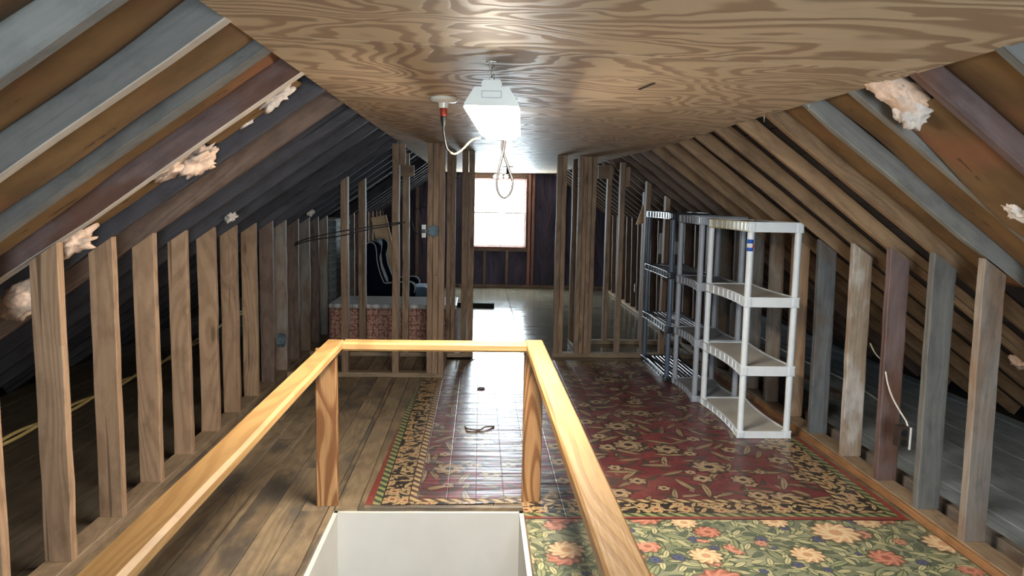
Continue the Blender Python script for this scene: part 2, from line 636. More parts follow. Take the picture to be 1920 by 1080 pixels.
def kraft():
    m = Mat('kraft_paper_facing', 0.7, 0.3)
    x, y, z = m.xyz()
    r = m.rnd()
    n = m.noise(m.vec(x + r * 30.0, y * 1.6, z), 2.2, 4.0, 0.6)
    c = m.mix(n.step(0.35, 0.7), lin(126, 98, 64), lin(92, 70, 46))
    st = m.noise(m.vec(x * 1.2 + r * 11.0, y, z), 1.5, 2.0).step(0.52, 0.68)
    c = m.mix(st * 0.7, c, lin(134, 86, 62))
    row = (1.0 - (y - 0.02).abs().step(0.006, 0.012))           # faint smudged print line
    ink = m.noise(m.vec(x * 26.0, y * 40.0, r * 40.0), 1.0, 1.0).step(0.52, 0.58)
    gate = m.noise(m.vec(x * 1.4 + r * 5.0, 0.0, 0.0), 2.0, 0.0).step(0.5, 0.56)
    c = m.mix(row * ink * gate * 0.8, c, lin(62, 44, 30))
    m.color(c)
    m.bump(n, 0.5, 0.03)
    return m.m


M_KRAFT = kraft()
M_FLUFF = plain('pink_fibreglass', lin(236, 206, 184), 0.95, 0.05, mottle=0.14, scale=30, bump=0.8)
M_FLUFF_W = plain('white_fibreglass', lin(226, 214, 204), 0.95, 0.05, mottle=0.12, scale=30, bump=0.8)
M_DRYWALL = plain('white_drywall', lin(214, 212, 206), 0.7, 0.3, mottle=0.03, scale=4)
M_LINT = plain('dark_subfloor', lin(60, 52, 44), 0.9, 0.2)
M_STEEL = plain('dull_galvanised_steel', lin(104, 124, 134), 0.55, 0.4, metal=0.2, mottle=0.2)
M_CHAIN = plain('zinc_chain', lin(190, 188, 180), 0.3, 0.5, metal=0.9)
M_WHITE = plain('white_enamel', lin(222, 224, 218), 0.35, 0.5, mottle=0.03)
M_PORC = plain('porcelain', lin(230, 228, 218), 0.2, 0.6, mottle=0.03)
M_RED = plain('red_plastic', lin(170, 60, 40), 0.4, 0.5)
M_BLACK = plain('black_plastic', lin(26, 26, 28), 0.45, 0.5)
M_DKBOX = plain('brown_box', lin(58, 46, 38), 0.6, 0.4)
M_CORD_Y = plain('cream_cord', lin(222, 196, 132), 0.5, 0.4)
M_CORD_W = plain('white_cable', lin(228, 224, 214), 0.5, 0.4)
M_CORD_D = plain('grey_black_cord', lin(38, 36, 36), 0.5, 0.4)
M_CORD_B = plain('dark_cable', lin(58, 52, 50), 0.6, 0.3)
M_SHELF_W = plain('pale_grey_plastic', lin(236, 243, 248), 0.40, 0.5, mottle=0.03)
M_SHELF_WT = plain('dusty_pale_plastic', lin(214, 210, 202), 0.55, 0.4, mottle=0.08, scale=5)
M_SHELF_WY = plain('yellowed_plastic', lin(222, 210, 164), 0.45, 0.5, mottle=0.05)
M_SHELF_G = plain('mid_grey_plastic', lin(164, 170, 180), 0.42, 0.5, mottle=0.04)
M_SHELF_GT = plain('dusty_grey_plastic', lin(148, 150, 152), 0.5, 0.4, mottle=0.08, scale=5)
M_SHELF_D = plain('slate_grey_plastic', lin(92, 104, 122), 0.38, 0.5, mottle=0.04)
M_SHELF_K = plain('black_shelf_plastic', lin(38, 40, 46), 0.3, 0.6, mottle=0.06)
M_BLUE = plain('blue_sticker', lin(40, 92, 190), 0.4, 0.4, mottle=0.02)
M_STKW = plain('white_sticker', lin(236, 236, 240), 0.4, 0.4, mottle=0.02)
M_STKR = plain('red_sticker', lin(206, 70, 70), 0.4, 0.4, mottle=0.02)
M_NAVY = plain('navy_velvet', lin(15, 24, 42), 0.9, 0.08, mottle=0.15, scale=40)
M_PIPE = plain('cream_piping', lin(206, 208, 204), 0.7, 0.2, mottle=0.03)
M_SEATB = plain('light_blue_cushion', lin(112, 142, 172), 0.8, 0.2, mottle=0.08)
M_MORTAR = plain('grey_mortar', lin(150, 148, 142), 0.9, 0.2)
M_BRICK = plain('grey_painted_brick', lin(112, 118, 120), 0.8, 0.3, mottle=0.2, scale=20, bump=0.3)
M_PAPERW = plain('white_paper_bag', lin(222, 224, 220), 0.8, 0.2, mottle=0.06)


def paper_wall():
    m = Mat('purple_building_paper', 0.55, 0.4)
    x, y, z = m.xyz()
    n = m.noise(m.vec(x * 2.2, z * 0.6, 0.0), 2.0, 4.0, 0.55, 0.8)
    c = m.mix(n.step(0.3, 0.7), lin(74, 64, 86), lin(46, 40, 58))
    m.color(c)
    m.bump(n, 0.9, 0.08)
    return m.m


def chest_cloth():
    m = Mat('red_patterned_cloth', 0.8, 0.2)
    x, y, z = m.xyz()
    fi, ln, co, ray, rb = flower(m, x, z, 22.0, 0.017, 5, 2.9, 0.5)
    c = m.mix(fi, lin(142, 92, 84), lin(190, 154, 136))
    c = m.mix(co, c, lin(112, 56, 48))
    fi2, ln2, co2, r2, rb2 = flower(m, x, z, 36.0, 0.009, 4, 7.1, 0.6)
    c = m.mix(fi2, c, lin(196, 158, 130))
    m.color(c)
    return m.m


def chest_lid():
    m = Mat('grey_woven_lid', 0.45, 0.4)
    x, y, z = m.xyz()
    a = ((x * 1.0 + y * 0.9) * 70.0).sin() * 0.5 + 0.5
    b = ((x * 1.0 - y * 0.9) * 70.0).sin() * 0.5 + 0.5
    w = a.step(0.4, 0.6) * 0.5 + b.step(0.4, 0.6) * 0.5
    m.color(m.mix(w, lin(150, 148, 146), lin(206, 206, 204)))
    m.bump(w, 0.4, 0.004)
    return m.m


M_PAPER, M_CHEST, M_LID = paper_wall(), chest_cloth(), chest_lid()


def glow(name, col, strength):
    m = bpy.data.materials.new(name)
    m.use_nodes = True
    t = m.node_tree
    b = t.nodes['Principled BSDF']
    b.inputs['Base Color'].default_value = (0.9, 0.9, 0.9, 1)
    b.inputs['Emission Color'].default_value = col
    b.inputs['Emission Strength'].default_value = strength
    return m


M_LED = glow('lit_led_diffuser', (1.0, 0.90, 0.76, 1), SHOP_STRENGTH)
M_GLOBE = glow('lit_globe_bulb', (1.0, 0.95, 0.85, 1), 8.0)


def glass():
    m = bpy.data.materials.new('window_glass')
    m.use_nodes = True
    t = m.node_tree
    out = t.nodes['Material Output']
    t.nodes.remove(t.nodes['Principled BSDF'])
    tr = t.nodes.new('ShaderNodeBsdfTransparent')
    tr.inputs[0].default_value = (0.96, 0.98, 0.98, 1)
    gl = t.nodes.new('ShaderNodeBsdfGlossy')
    gl.inputs['Roughness'].default_value = 0.03
    mx = t.nodes.new('ShaderNodeMixShader')
    mx.inputs[0].default_value = 0.06
    t.links.new(tr.outputs[0], mx.inputs[1])
    t.links.new(gl.outputs[0], mx.inputs[2])
    t.links.new(mx.outputs[0], out.inputs[0])
    return m


M_GLASS = glass()

# ------------------------------------------------------------------ roof geometry
KL, KR, KZ, SL, SR = -1.567, 2.085, 1.28, 0.705, 0.745      # knee-wall faces, height, roof slopes (rafter undersides)
zl = lambda x: KZ + SL * (x - KL)
zr = lambda x: KZ + SR * (KR - x)
RAF_D, RAF_DR, RAF_T = 0.112, 0.076, 0.045
NL = Vector((-SL, 0, 1)).normalized()       # up-and-out normals of the slopes
NR = Vector((SR, 0, 1)).normalized()
XE_L, XE_R = -3.42, 3.82                    # eaves (underside reaches the floor)
RIDGE_X = (KR * SR + KL * SL) / (SL + SR)
RIDGE_Z = zl(RIDGE_X)
LEFT_Y = [2.04 + 0.418 * k for k in range(-8, 26)]
RIGHT_Y = [3.42 + 0.386 * k for k in range(-13, 25)]
SW = (-0.67, 0.228, 0.35, 3.49)             # stairwell opening x0, x1, y0, y1

# ------------------------------------------------------------------ floor
floor = struct('floor', 'attic floor of boards and varnished sheets', 'floor')
X0, X1 = -4.3, 4.7
for a, b, c, d in ((X0, SW[0], Y_NEAR, Y_FAR + 0.1), (SW[1], X1, Y_NEAR, Y_FAR + 0.1), (SW[0], SW[1], Y_NEAR, SW[2]), (SW[0], SW[1], SW[3], Y_FAR + 0.1)):
    rbox('subfloor', ((a + b) / 2, (c + d) / 2, -0.12), (b - a, d - c, 0.20), M_LINT, floor, bev=0)


def lay_boards(x0, x1, y0, y1, w, mat, z=0.0, lens=(1.6, 3.4), name='floor_board', seg=3):
    x = x0
    while x < x1 - 0.02:
        ww = min(w * random.uniform(0.94, 1.06), x1 - x)
        y = y0
        while y < y1 - 0.01:
            L = random.uniform(*lens)
            ye = y + L if y + L < y1 - 0.5 else y1
            dz = random.uniform(-0.0012, 0.0012)
            board(name, (x + ww / 2, y + 0.0015, z - 0.010 + dz), (x + ww / 2, ye - 0.0015, z - 0.010 + dz), (1, 0, 0), ww - 0.004, 0.018, mat, floor, jit=0.0004, seg=seg, bev=0.0015)
            y = ye
        x += ww


lay_boards(-1.60, SW[0] - 0.0, 0.0, 7.08, 0.131, M_FLOOR)
lay_boards(SW[0], RX0 + 0.06, SW[3], 7.08, 0.115, M_FLOOR)
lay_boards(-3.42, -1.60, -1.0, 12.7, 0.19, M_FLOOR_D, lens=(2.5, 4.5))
lay_boards(2.28, 3.82, 0.0, 12.7, 0.24, M_FLOOR_B, lens=(2.5, 4.5))
lay_boards(RX0 + 0.06, 2.10, SW[3], 6.9, 0.14, M_FLOOR, lens=(3.0, 3.5), z=-0.002)
lay_boards(SW[1], 2.10, -1.0, SW[3], 0.14, M_FLOOR, lens=(3.0, 3.5), z=-0.002)
board('floor_board', (-0.53, SW[3] + 0.012, -0.004), (SW[1] + 0.0, SW[3] + 0.012, -0.004), (0, 1, 0), 0.024, 0.022, M_FLOOR, floor)
for xa, xb in ((-1.60, 0.445), (0.449, 2.10)):
    for ya, yb in ((6.93, 8.79), (8.80, 10.40), (10.408, 12.76)):
        if xa < 0 and ya < 7:
            ya = 7.09
        rbox('floor_sheet', ((xa + xb) / 2, (ya + yb) / 2, -0.006), (xb - xa, yb - ya, 0.012), M_SHEETF, floor, bev=0.002, seg=1)
rbox('floor_sheet', (0.19, 7.0, -0.006), (0.51, 0.15, 0.012), M_SHEETF, floor, bev=0.002, seg=1)

# stairwell shaft
shaft = struct('wall_stairwell', 'white drywall sides of the stair opening', 'wall')
sx0, sx1, sy0, sy1 = SW
for c, s in (((sx0 + 0.008, (sy0 + sy1) / 2, -1.315), (0.02, sy1 - sy0 + 0.04, 2.6)), ((sx1 - 0.008, (sy0 + sy1) / 2, -1.315), (0.02, sy1 - sy0 + 0.04, 2.6)),
             (((sx0 + sx1) / 2, sy1 - 0.008, -1.315), (sx1 - sx0, 0.02, 2.6)), (((sx0 + sx1) / 2, sy0 + 0.004, -1.34), (sx1 - sx0, 0.02, 2.6))):
    rbox('drywall_panel', c, s, M_DRYWALL, shaft, bev=0)
rbox('landing', ((sx0 + sx1) / 2, (sy0 + sy1) / 2, -2.62), (sx1 - sx0, sy1 - sy0, 0.04), M_FLOOR, shaft, bev=0)
for k in range(9):
    rbox('stair_tread', ((sx0 + sx1) / 2, 0.62 + 0.24 * k, -0.26 - 0.24 * k), (sx1 - sx0 - 0.01, 0.27, 0.035), M_FLOOR, shaft, bev=0.006)

# ------------------------------------------------------------------ ceiling
ceil = struct('ceiling', 'low plywood ceiling of whole sheets', 'ceiling')


def ceil_z(x, y):
    f = max(0.0, min(1.0, (y - 6.2) / 5.0))
    zr_ = 1.876 * (1 - f) + 1.93 * f
    t = (x + 0.66) / 1.95
    return 1.922 * (1 - t) + zr_ * t + 0.004 * math.sin(y * 2.1) * t


cx0, cx1 = -0.665, 1.300
seams = [-1.75, -0.20, 1.02, 2.24, 3.46, 4.68, 5.90, 7.12, 8.34, 9.56, 10.78, 12.0, Y_FAR + 0.05]
for a, b in zip(seams[:-1], seams[1:]):
    nx, ny = 8, 4
    V, Fc = [], []
    for lay in (0, 1):
        for j in range(ny + 1):
            for i in range(nx + 1):
                x = cx0 + (cx1 - cx0) * i / nx
                y = a + 0.003 + (b - a - 0.006) * j / ny
                V.append((x, y, ceil_z(x, y) + 0.012 * lay))
    n1 = (nx + 1) * (ny + 1)
    for j in range(ny):
        for i in range(nx):
            q = j * (nx + 1) + i
            Fc.append((q, q + nx + 1, q + nx + 2, q + 1))
            Fc.append((n1 + q, n1 + q + 1, n1 + q + nx + 2, n1 + q + nx + 1))
    rim = [i for i in range(nx + 1)] + [(j + 1) * (nx + 1) - 1 for j in range(1, ny + 1)] + [n1 - 2 - i for i in range(nx)] + [j * (nx + 1) for j in range(ny - 1, 0, -1)]
    for k in range(len(rim)):
        p, q = rim[k], rim[(k + 1) % len(rim)]
        Fc.append((p, q, q + n1, p + n1))
    o = new_obj('plywood_sheet', mesh('plywood_sheet', V, Fc), ceil, M_PLY)
board('gouge', (0.586, 2.86, ceil_z(0.586, 2.86) - 0.0015), (0.604, 2.70, ceil_z(0.604, 2.70) - 0.0015), (1, 0, 0), 0.012, 0.003, M_LINT, ceil, jit=0, seg=1, bev=0.0005)
# nails along the right edge
for y in (2.95, 3.42):
    tube('nail', [(1.27, y, ceil_z(1.27, y) + 0.005), (1.272, y, ceil_z(1.27, y) - 0.035)], 0.0025, M_CHAIN, ceil, 6, 0)

# ------------------------------------------------------------------ roof slopes
slopeL = struct('ceiling_left_slope', 'left roof slope of grey rafters and insulation', 'roof')
slopeR = struct('ceiling_right_slope', 'right roof slope of brown rafters', 'roof')


def rafter(side, y, mat, wane=0.0, jit=0.002, seg=9, under=None):
    if side == 'L':
        xa, xb = XE_L + 0.10, -0.50
        p = lambda x: Vector((x, y + RAF_T / 2, zl(x))) + NL * (RAF_D / 2)
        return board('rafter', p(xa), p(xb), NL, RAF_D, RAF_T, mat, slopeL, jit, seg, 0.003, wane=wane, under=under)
    xa, xb = XE_R - 0.10, 1.13
    p = lambda x: Vector((x, y + RAF_T / 2, zr(x))) + NR * (RAF_DR / 2)
    return board('rafter', p(xa), p(xb), NR, RAF_DR, RAF_T, mat, slopeR, jit, seg, 0.003, wane=wane, under=under)


for y in LEFT_Y:
    k = round((y - 2.04) / 0.418)
    mt = M_RAF_G
    if k == 2:
        mt = M_RAF_P
    elif k == 4:
        mt = M_STUD_D
    elif k in (3, 5, 6):
        mt = M_RAF_D
    elif k > 6:
        mt = M_RAF_D
    if 8.2 < y < 9.2:
        continue            # trimmed for the chimney
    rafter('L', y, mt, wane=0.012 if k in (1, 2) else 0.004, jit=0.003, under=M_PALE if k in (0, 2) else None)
for y in RIGHT_Y:
    k = round((y - 3.42) / 0.386)
    mt = {-4: M_RAF_G, -3: M_RAF_P, -2: M_RAF_G, -1: M_RAF_G, 0: M_STUD_G, 1: M_RAF_B, 2: M_RAF_B, 3: M_STUD_G, 4: M_RAF_B, 5: M_RAF_B, 6: M_RAF_B}.get(k, M_STUD_D if k > 6 else M_RAF_G)
    if k == 0 or k == 3:
        mt = M_RAF_B
    rafter('R', y, mt, wane={0: 0.035, -1: 0.02, 2: 0.01, 3: 0.03}.get(k, 0.004), jit=0.003)


def slope_pt(side, s, y, h):
    """point on a slope: s metres up the slope from the knee-wall top, h above the rafter undersides"""
    if side == 'L':
        d = Vector((1, 0, SL)).normalized()
        return Vector((KL, y, KZ)) + d * s + NL * h
    d = Vector((-1, 0, SR)).normalized()
    return Vector((KR, y, KZ)) + d * s + NR * h


# sheathing boards above the rafters, plus a felt backing
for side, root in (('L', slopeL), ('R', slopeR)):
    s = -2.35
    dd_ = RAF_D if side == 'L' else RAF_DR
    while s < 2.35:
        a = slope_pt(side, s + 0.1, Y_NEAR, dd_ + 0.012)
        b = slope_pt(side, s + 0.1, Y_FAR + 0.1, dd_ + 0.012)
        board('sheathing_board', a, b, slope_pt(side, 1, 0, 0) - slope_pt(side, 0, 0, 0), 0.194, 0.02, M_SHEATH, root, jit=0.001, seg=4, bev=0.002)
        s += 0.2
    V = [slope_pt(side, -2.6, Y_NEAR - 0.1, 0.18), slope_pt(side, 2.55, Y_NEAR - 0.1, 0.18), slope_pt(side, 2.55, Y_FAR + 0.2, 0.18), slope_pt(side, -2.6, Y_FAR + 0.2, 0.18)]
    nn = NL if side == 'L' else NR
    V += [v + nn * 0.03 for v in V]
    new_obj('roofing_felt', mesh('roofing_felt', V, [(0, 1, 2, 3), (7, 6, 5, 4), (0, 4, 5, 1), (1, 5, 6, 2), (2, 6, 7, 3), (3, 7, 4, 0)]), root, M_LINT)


def batt(side, ya, yb, s0, s1, depth=0.085, sag=0.03, wav=0.012, hang=None, seed=0):
    """kraft-faced batt between two rafters; hang: (s, extra) lets the paper drop"""
    ns, nyy = 34, 8
    V, Fc = [], []
    root = slopeL if side == 'L' else slopeR
    pts = []
    mid = slope_pt(side, (s0 + s1) / 2, (ya + yb) / 2, depth)
    dS = (slope_pt(side, 1, 0, 0) - slope_pt(side, 0, 0, 0)).normalized()
    nn = NL if side == 'L' else NR
    R = Matrix((dS, Vector((0, 1, 0)), dS.cross(Vector((0, 1, 0))))).transposed()
    W = R.to_4x4()
    W.translation = mid
    Wi = W.inverted()
    for lay in (0, 1):
        for i in range(ns + 1):
            s = s0 + (s1 - s0) * i / ns
            for j in range(nyy + 1):
                t = j / nyy
                e = wav * mnoise.noise(Vector((s * 3.0 + seed, 7.3 * seed, 0 if t < 0.5 else 4)))
                y = ya + (yb - ya) * t + e * (1 - 2 * t if t < 0.5 else 2 * t - 1)
                h = depth - sag * (1 - (2 * t - 1) ** 2) + 0.02 * mnoise.noise(Vector((s * 2.2 + seed, t * 2.0, seed)))
                if hang:
                    g = math.exp(-((s - hang[0]) / hang[2]) ** 2)
                    h -= hang[1] * g * (0.25 + 0.75 * t)
                ss = s + (0.03 * mnoise.noise(Vector((t * 5.0, seed, i))) if i in (0, ns) else 0)
                V.append(Wi @ slope_pt(side, ss, y, h + 0.018 * lay))
    m_ = nyy + 1
    n1 = (ns + 1) * m_
    for i in range(ns):
        for j in range(nyy):
            q = i * m_ + j
            Fc.append((q, q + m_, q + m_ + 1, q + 1))
            Fc.append((n1 + q, n1 + q + 1, n1 + q + m_ + 1, n1 + q + m_))
    rim = [j for j in range(m_)] + [(i + 1) * m_ - 1 for i in range(1, ns + 1)] + [n1 - 2 - j for j in range(nyy)] + [i * m_ for i in range(ns - 1, 0, -1)]
    for k in range(len(rim)):
        p, q = rim[k], rim[(k + 1) % len(rim)]
        Fc.append((p, q, q + n1, p + n1))
    me = mesh('insulation_batt', V, Fc, True)
    return new_obj('insulation_batt', me, root, M_KRAFT, W)


SMAX_L = 1.17
SMAX_R = 1.08
for k, y in enumerate(LEFT_Y[:-1]):
    kk = round((y - 2.04) / 0.418)
    ya, yb = y + RAF_T + 0.004, y + 0.418 - 0.004
    if kk <= 1:
        batt('L', ya, yb, -0.25, SMAX_L, 0.055 if kk == 0 else 0.085, 0.035, 0.02, seed=kk + 40)
    elif kk == 2:
        batt('L', ya, yb, 0.62, SMAX_L - 0.12, 0.070, 0.030, 0.03, seed=12)
        batt('L', ya, yb, 0.02, 0.44, 0.070, 0.030, 0.03, seed=14)
for y in RIGHT_Y[:-1]:
    kk = round((y - 3.42) / 0.386)
    ya, yb = y + RAF_T + 0.004, y + 0.386 - 0.004
    if kk in (-1, -2) or kk < -3:
        batt('R', ya, yb, -0.30, SMAX_R, 0.068, 0.030, 0.015, seed=kk + 70)
    elif kk == -3:
        batt('R', ya, yb, -0.25, 0.86, 0.050, 0.03, 0.03, hang=(0.35, 0.06, 0.4), seed=71)


def tuft(parent, c, size, mat, seed, stretch=(1, 1, 1), rough=0.8):
    """ragged wad of fibreglass, flattened against the slope"""
    bm = bmesh.new()
    bmesh.ops.create_icosphere(bm, subdivisions=4, radius=1.0)
    for v in bm.verts:
        d = v.co.normalized()
        n = mnoise.fractal(d * 1.5 + Vector((seed * 3.1, seed, 0)), 0.8, 2.2, 5)
        sp = max(0.0, mnoise.noise(d * 3.2 + Vector((seed, 0, 9))))
        fz = mnoise.noise(d * 14.0 + Vector((seed, 4, 9)))
        r = max(0.25, 1.0 + rough * n + 0.9 * sp * sp + 0.10 * fz)
        v.co = Vector((d.x * stretch[0], d.y * stretch[1], d.z * stretch[2] * 0.7)) * (r * size)
    me = bm_mesh('insulation_tuft', bm, True)
    sgn = -1 if parent is slopeL else 1
    W = Matrix.Translation(Vector(c)) @ Matrix.Rotation(sgn * math.atan(0.72), 4, 'Y')
    return new_obj('insulation_tuft', me, parent, mat, W)


# torn insulation: left
tuft(slopeL, slope_pt('L', 0.53, 3.16, 0.02), 0.07, M_FLUFF, 1, (1.2, 0.9, 0.7))
tuft(slopeL, slope_pt('L', 0.45, 3.08, 0.035), 0.05, M_FLUFF, 2, (1.3, 0.9, 0.6))
tuft(slopeL, slope_pt('L', 0.95, 3.10, 0.05), 0.055, M_FLUFF_W, 3, (1.3, 0.7, 0.8))
tuft(slopeL, slope_pt('L', 0.78, 3.19, 0.055), 0.035, M_FLUFF_W, 4, (1.8, 0.6, 0.6))
tuft(slopeL, slope_pt('L', -0.04, 3.06, 0.02), 0.07, M_FLUFF, 5, (1.0, 1.0, 0.9))
tuft(slopeL, (-1.78, 3.02, 1.05), 0.085, M_FLUFF, 6, (1.3, 0.8, 0.9), 0.35)
tuft(slopeL, slope_pt('L', 0.12, 4.53, -0.015), 0.03, M_FLUFF_W, 7, (1, 1, 1), 0.9)
tuft(slopeL, slope_pt('L', 0.10, 6.75, -0.01), 0.03, M_FLUFF_W, 8, (1, 1, 1), 0.8)
# right: a batt pulled out by the ceiling and a wad hanging lower down
tuft(slopeR, slope_pt('R', 0.92, 2.47, 0.02), 0.085, M_FLUFF, 11, (1.4, 0.9, 0.7), 0.4)
tuft(slopeR, slope_pt('R', 1.00, 2.52, 0.03), 0.06, M_FLUFF_W, 12, (1.2, 1, 0.8), 0.5)
tuft(slopeR, slope_pt('R', 0.84, 2.47, -0.005), 0.05, M_FLUFF_W, 13, (0.9, 1, 1.2), 0.5)
tuft(slopeR, slope_pt('R', 0.25, 2.43, -0.01), 0.07, M_FLUFF_W, 14, (1.2, 0.8, 0.8), 0.5)
tuft(slopeR, slope_pt('R', 0.33, 2.50, 0.0), 0.05, M_FLUFF_W, 15, (1.1, 0.9, 0.9), 0.5)
tuft(slopeR, slope_pt('R', -1.10, 3.98, 0.03), 0.05, M_FLUFF, 16, (1, 0.8, 1), 0.5)

# ------------------------------------------------------------------ knee walls
kneeL = struct('wall_left', 'left knee wall of bare pine studs', 'wall')
kneeR = struct('wall_right', 'right knee wall of weathered studs', 'wall')
STUD_T, STUD_W = 0.042, 0.104
board('sole_plate', (KL - STUD_W / 2, -1.0, 0.02), (KL - STUD_W / 2, Y_FAR, 0.02), (1, 0, 0), STUD_W + 0.004, 0.040, M_PLATE, kneeL, seg=10)
board('sole_plate', (KR + 0.022 + STUD_W / 2, -1.0, 0.02), (KR + 0.022 + STUD_W / 2, Y_FAR, 0.02), (1, 0, 0), STUD_W + 0.002, 0.040, M_PLATE, kneeR, seg=10)
board('edge_strip', (KR + 0.012, -1.0, 0.018), (KR + 0.012, 7.0, 0.018), (0, 0, 1), 0.036, 0.020, M_TRIM, kneeR, seg=12, jit=0.002)
board('back_plate', (KR + 0.205, -1.0, 0.028), (KR + 0.205, 9.0, 0.028), (0, 0, 1), 0.06, 0.040, M_STUD_G, kneeR, seg=10)


def knee_stud(side, y, mat, w=STUD_W, t=STUD_T, dx=0.0, lean=0.0):
    if side == 'L':
        xf = KL + dx
        xc = xf - w / 2
        zt = zl(xc)
        # width along X (zdir = +x); cut top along the slope
        return board('stud', (xc, y + t / 2, 0.040), (xc + lean, y + t / 2, zt), (1, 0, 0), w, t, mat, kneeL, jit=0.0022, seg=8, cut1=(0, SL))
    xf = KR + 0.012 + dx
    xc = xf + w / 2
    return board('stud', (xc + 0.018, y + t / 2, 0.040), (xc + lean, y + t / 2, zr(xc)), (1, 0, 0), w, t, mat, kneeR, jit=0.0022, seg=8, cut1=(0, -SR))


ly = [2.04 + 0.418 * k for k in range(-6, 26)]
for y in ly:
    if 8.25 < y < 9.25:
        continue
    k = round((y - 2.04) / 0.418)
    yy = y + {2: 0.0, 3: 0.0}.get(k, 0.0)
    knee_stud('L', yy, M_STUD_W if k < 9 else (M_STUD_D if k % 2 else M_STUD_G), w=random.uniform(0.098, 0.108), dx=random.uniform(-0.004, 0.004))
for y in RIGHT_Y:
    if y < 0.2:
        continue
    k = round((y - 3.42) / 0.386)
    yy = {-1: 3.05, 0: 3.40, 1: 3.77, 2: 4.155, 3: 4.585}.get(k, y)
    knee_stud('R', yy, {-1: M_STUD_G, 0: M_RAF_G, 1: M_RAF_P, 2: M_STUD_W2, 3: M_RAF_D2, 4: M_STUD_W}.get(k, M_STUD_G if k < 9 else M_STUD_D), w=random.uniform(0.096, 0.112), t=0.045)

# ------------------------------------------------------------------ partitions
partL = struct('wall_partition_left', 'open stud partition left of the passage', 'wall')
partR = struct('wall_partition_right', 'open stud partition right of the passage', 'wall')


def pstud(root, x0, x1, y, top, mat, d=0.09, z0=0.04, cut=None):
    xc = (x0 + x1) / 2
    return board('stud', (xc, y + d / 2, z0), (xc, y + d / 2, top), (0, 1, 0), d, x1 - x0, mat, root, jit=0.0025, seg=7, cut1=(cut or 0, 0))


board('sole_plate', (-1.56, 6.205, 0.02), (-0.285, 6.205, 0.02), (0, 1, 0), 0.09, 0.04, M_PLATE, partL)
board('sole_plate', (-1.56, 7.045, 0.02), (-0.83, 7.045, 0.02), (0, 1, 0), 0.09, 0.04, M_PLATE, partL)
board('sole_plate', (-0.825, 7.045, 0.02), (-0.045, 7.045, 0.02), (0, 1, 0), 0.09, 0.04, M_PLATE, partL)
YF, YR = 6.16, 7.00
pstud(partL, -1.117, -1.062, YF, zl(-1.09), M_PART, cut=SL)
pstud(partL, -0.705, -0.650, YF, 1.905, M_PART)
pstud(partL, -0.648, -0.603, YF + 0.01, 1.905, M_PART, z0=1.74)
for a, b, dy in ((-0.422, -0.378, 0.0), (-0.376, -0.330, 0.012), (-0.328, -0.283, 0.0)):
    pstud(partL, a, b, YF + dy, 1.915, M_PART)
board('block', (-0.353, YF - 0.001, 0.04), (-0.353, YF - 0.001, 0.85), (1, 0, 0), 0.043, 0.02, M_PART, partL)
pstud(partL, -1.109, -1.046, YR, zl(-1.08), M_PART, cut=SL)
pstud(partL, -0.708, -0.648, YR, 1.88, M_PART)
board('block', (-0.72, YR - 0.03, 1.72), (-0.60, YR - 0.03, 1.72), (0, 0, 1), 0.10, 0.04, M_PART, partL)
pstud(partL, -0.302, -0.262, YR, 1.91, M_PART)
pstud(partL, -0.260, -0.222, YR + 0.01, 1.91, M_PART)
pstud(partL, -0.163, -0.108, YR, 1.91, M_PART)
pstud(partL, -0.104, -0.050, YR, 1.91, M_PART)
board('side_plate', (-0.305, 6.25, 0.02), (-0.305, 7.0, 0.02), (1, 0, 0), 0.04, 0.04, M_PLATE, partL)

YF2, YR2 = 7.05, 7.74
board('sole_plate', (0.71, YF2 + 0.045, 0.02), (2.09, YF2 + 0.045, 0.02), (0, 1, 0), 0.09, 0.04, M_PLATE, partR, seg=8)
board('sole_plate', (0.99, YR2 + 0.045, 0.02), (2.09, YR2 + 0.045, 0.02), (0, 1, 0), 0.09, 0.04, M_PLATE, partR, seg=8)
board('side_plate', (0.965, YF2 + 0.095, 0.02), (0.965, YR2 + 0.09, 0.02), (1, 0, 0), 0.045, 0.04, M_PLATE, partR)
cr = lambda x, y: min(ceil_z(x, y) - 0.004, zr(x))
for a, b in ((0.714, 0.757), (0.759, 0.802)):
    pstud(partR, a, b, YF2, cr(a, YF2), M_PART)
for a, b, dy in ((0.915, 0.955, 0.0), (0.957, 0.997, 0.012), (0.999, 1.038, 0.0), (1.040, 1.078, 0.008)):
    pstud(partR, a, b, YF2 + dy, cr(a, YF2), M_PART)
board('block', (1.018, YF2 - 0.008, 0.04), (1.018, YF2 - 0.008, 0.62), (1, 0, 0), 0.04, 0.02, M_PART, partR)
board('block', (1.06, YF2 - 0.002, 1.30), (1.06, YF2 - 0.002, 1.88), (1, 0, 0), 0.04, 0.02, M_PART, partR)
pstud(partR, 1.304, 1.348, YF2, cr(1.33, YF2), M_PART)
board('block', (1.37, YF2 + 0.045, 1.62), (1.37, YF2 + 0.045, 1.80), (0, 1, 0), 0.09, 0.04, M_PART, partR)
pstud(partR, 1.552, 1.594, YF2, zr(1.575), M_PART, cut=-SR)
pstud(partR, 1.735, 1.776, YF2, zr(1.755), M_PART, cut=-SR)
pstud(partR, 0.944, 0.988, YR2, cr(0.95, YR2), M_PART)
pstud(partR, 1.298, 1.342, YR2, cr(1.32, YR2), M_PART)
pstud(partR, 1.68, 1.722, YR2, zr(1.70), M_PART, cut=-SR)
board('block', (1.20, YR2 + 0.03, 1.78), (1.36, YR2 + 0.03, 1.78), (0, 0, 1), 0.14, 0.04, M_PART, partR)
prism('gusset', [(1.60, 1.25), (1.70, 1.27), (1.70, 1.46), (1.665, 1.45)], YR2 - 0.02, YR2 + 0.0, 'y', M_OFFCUT, partR)

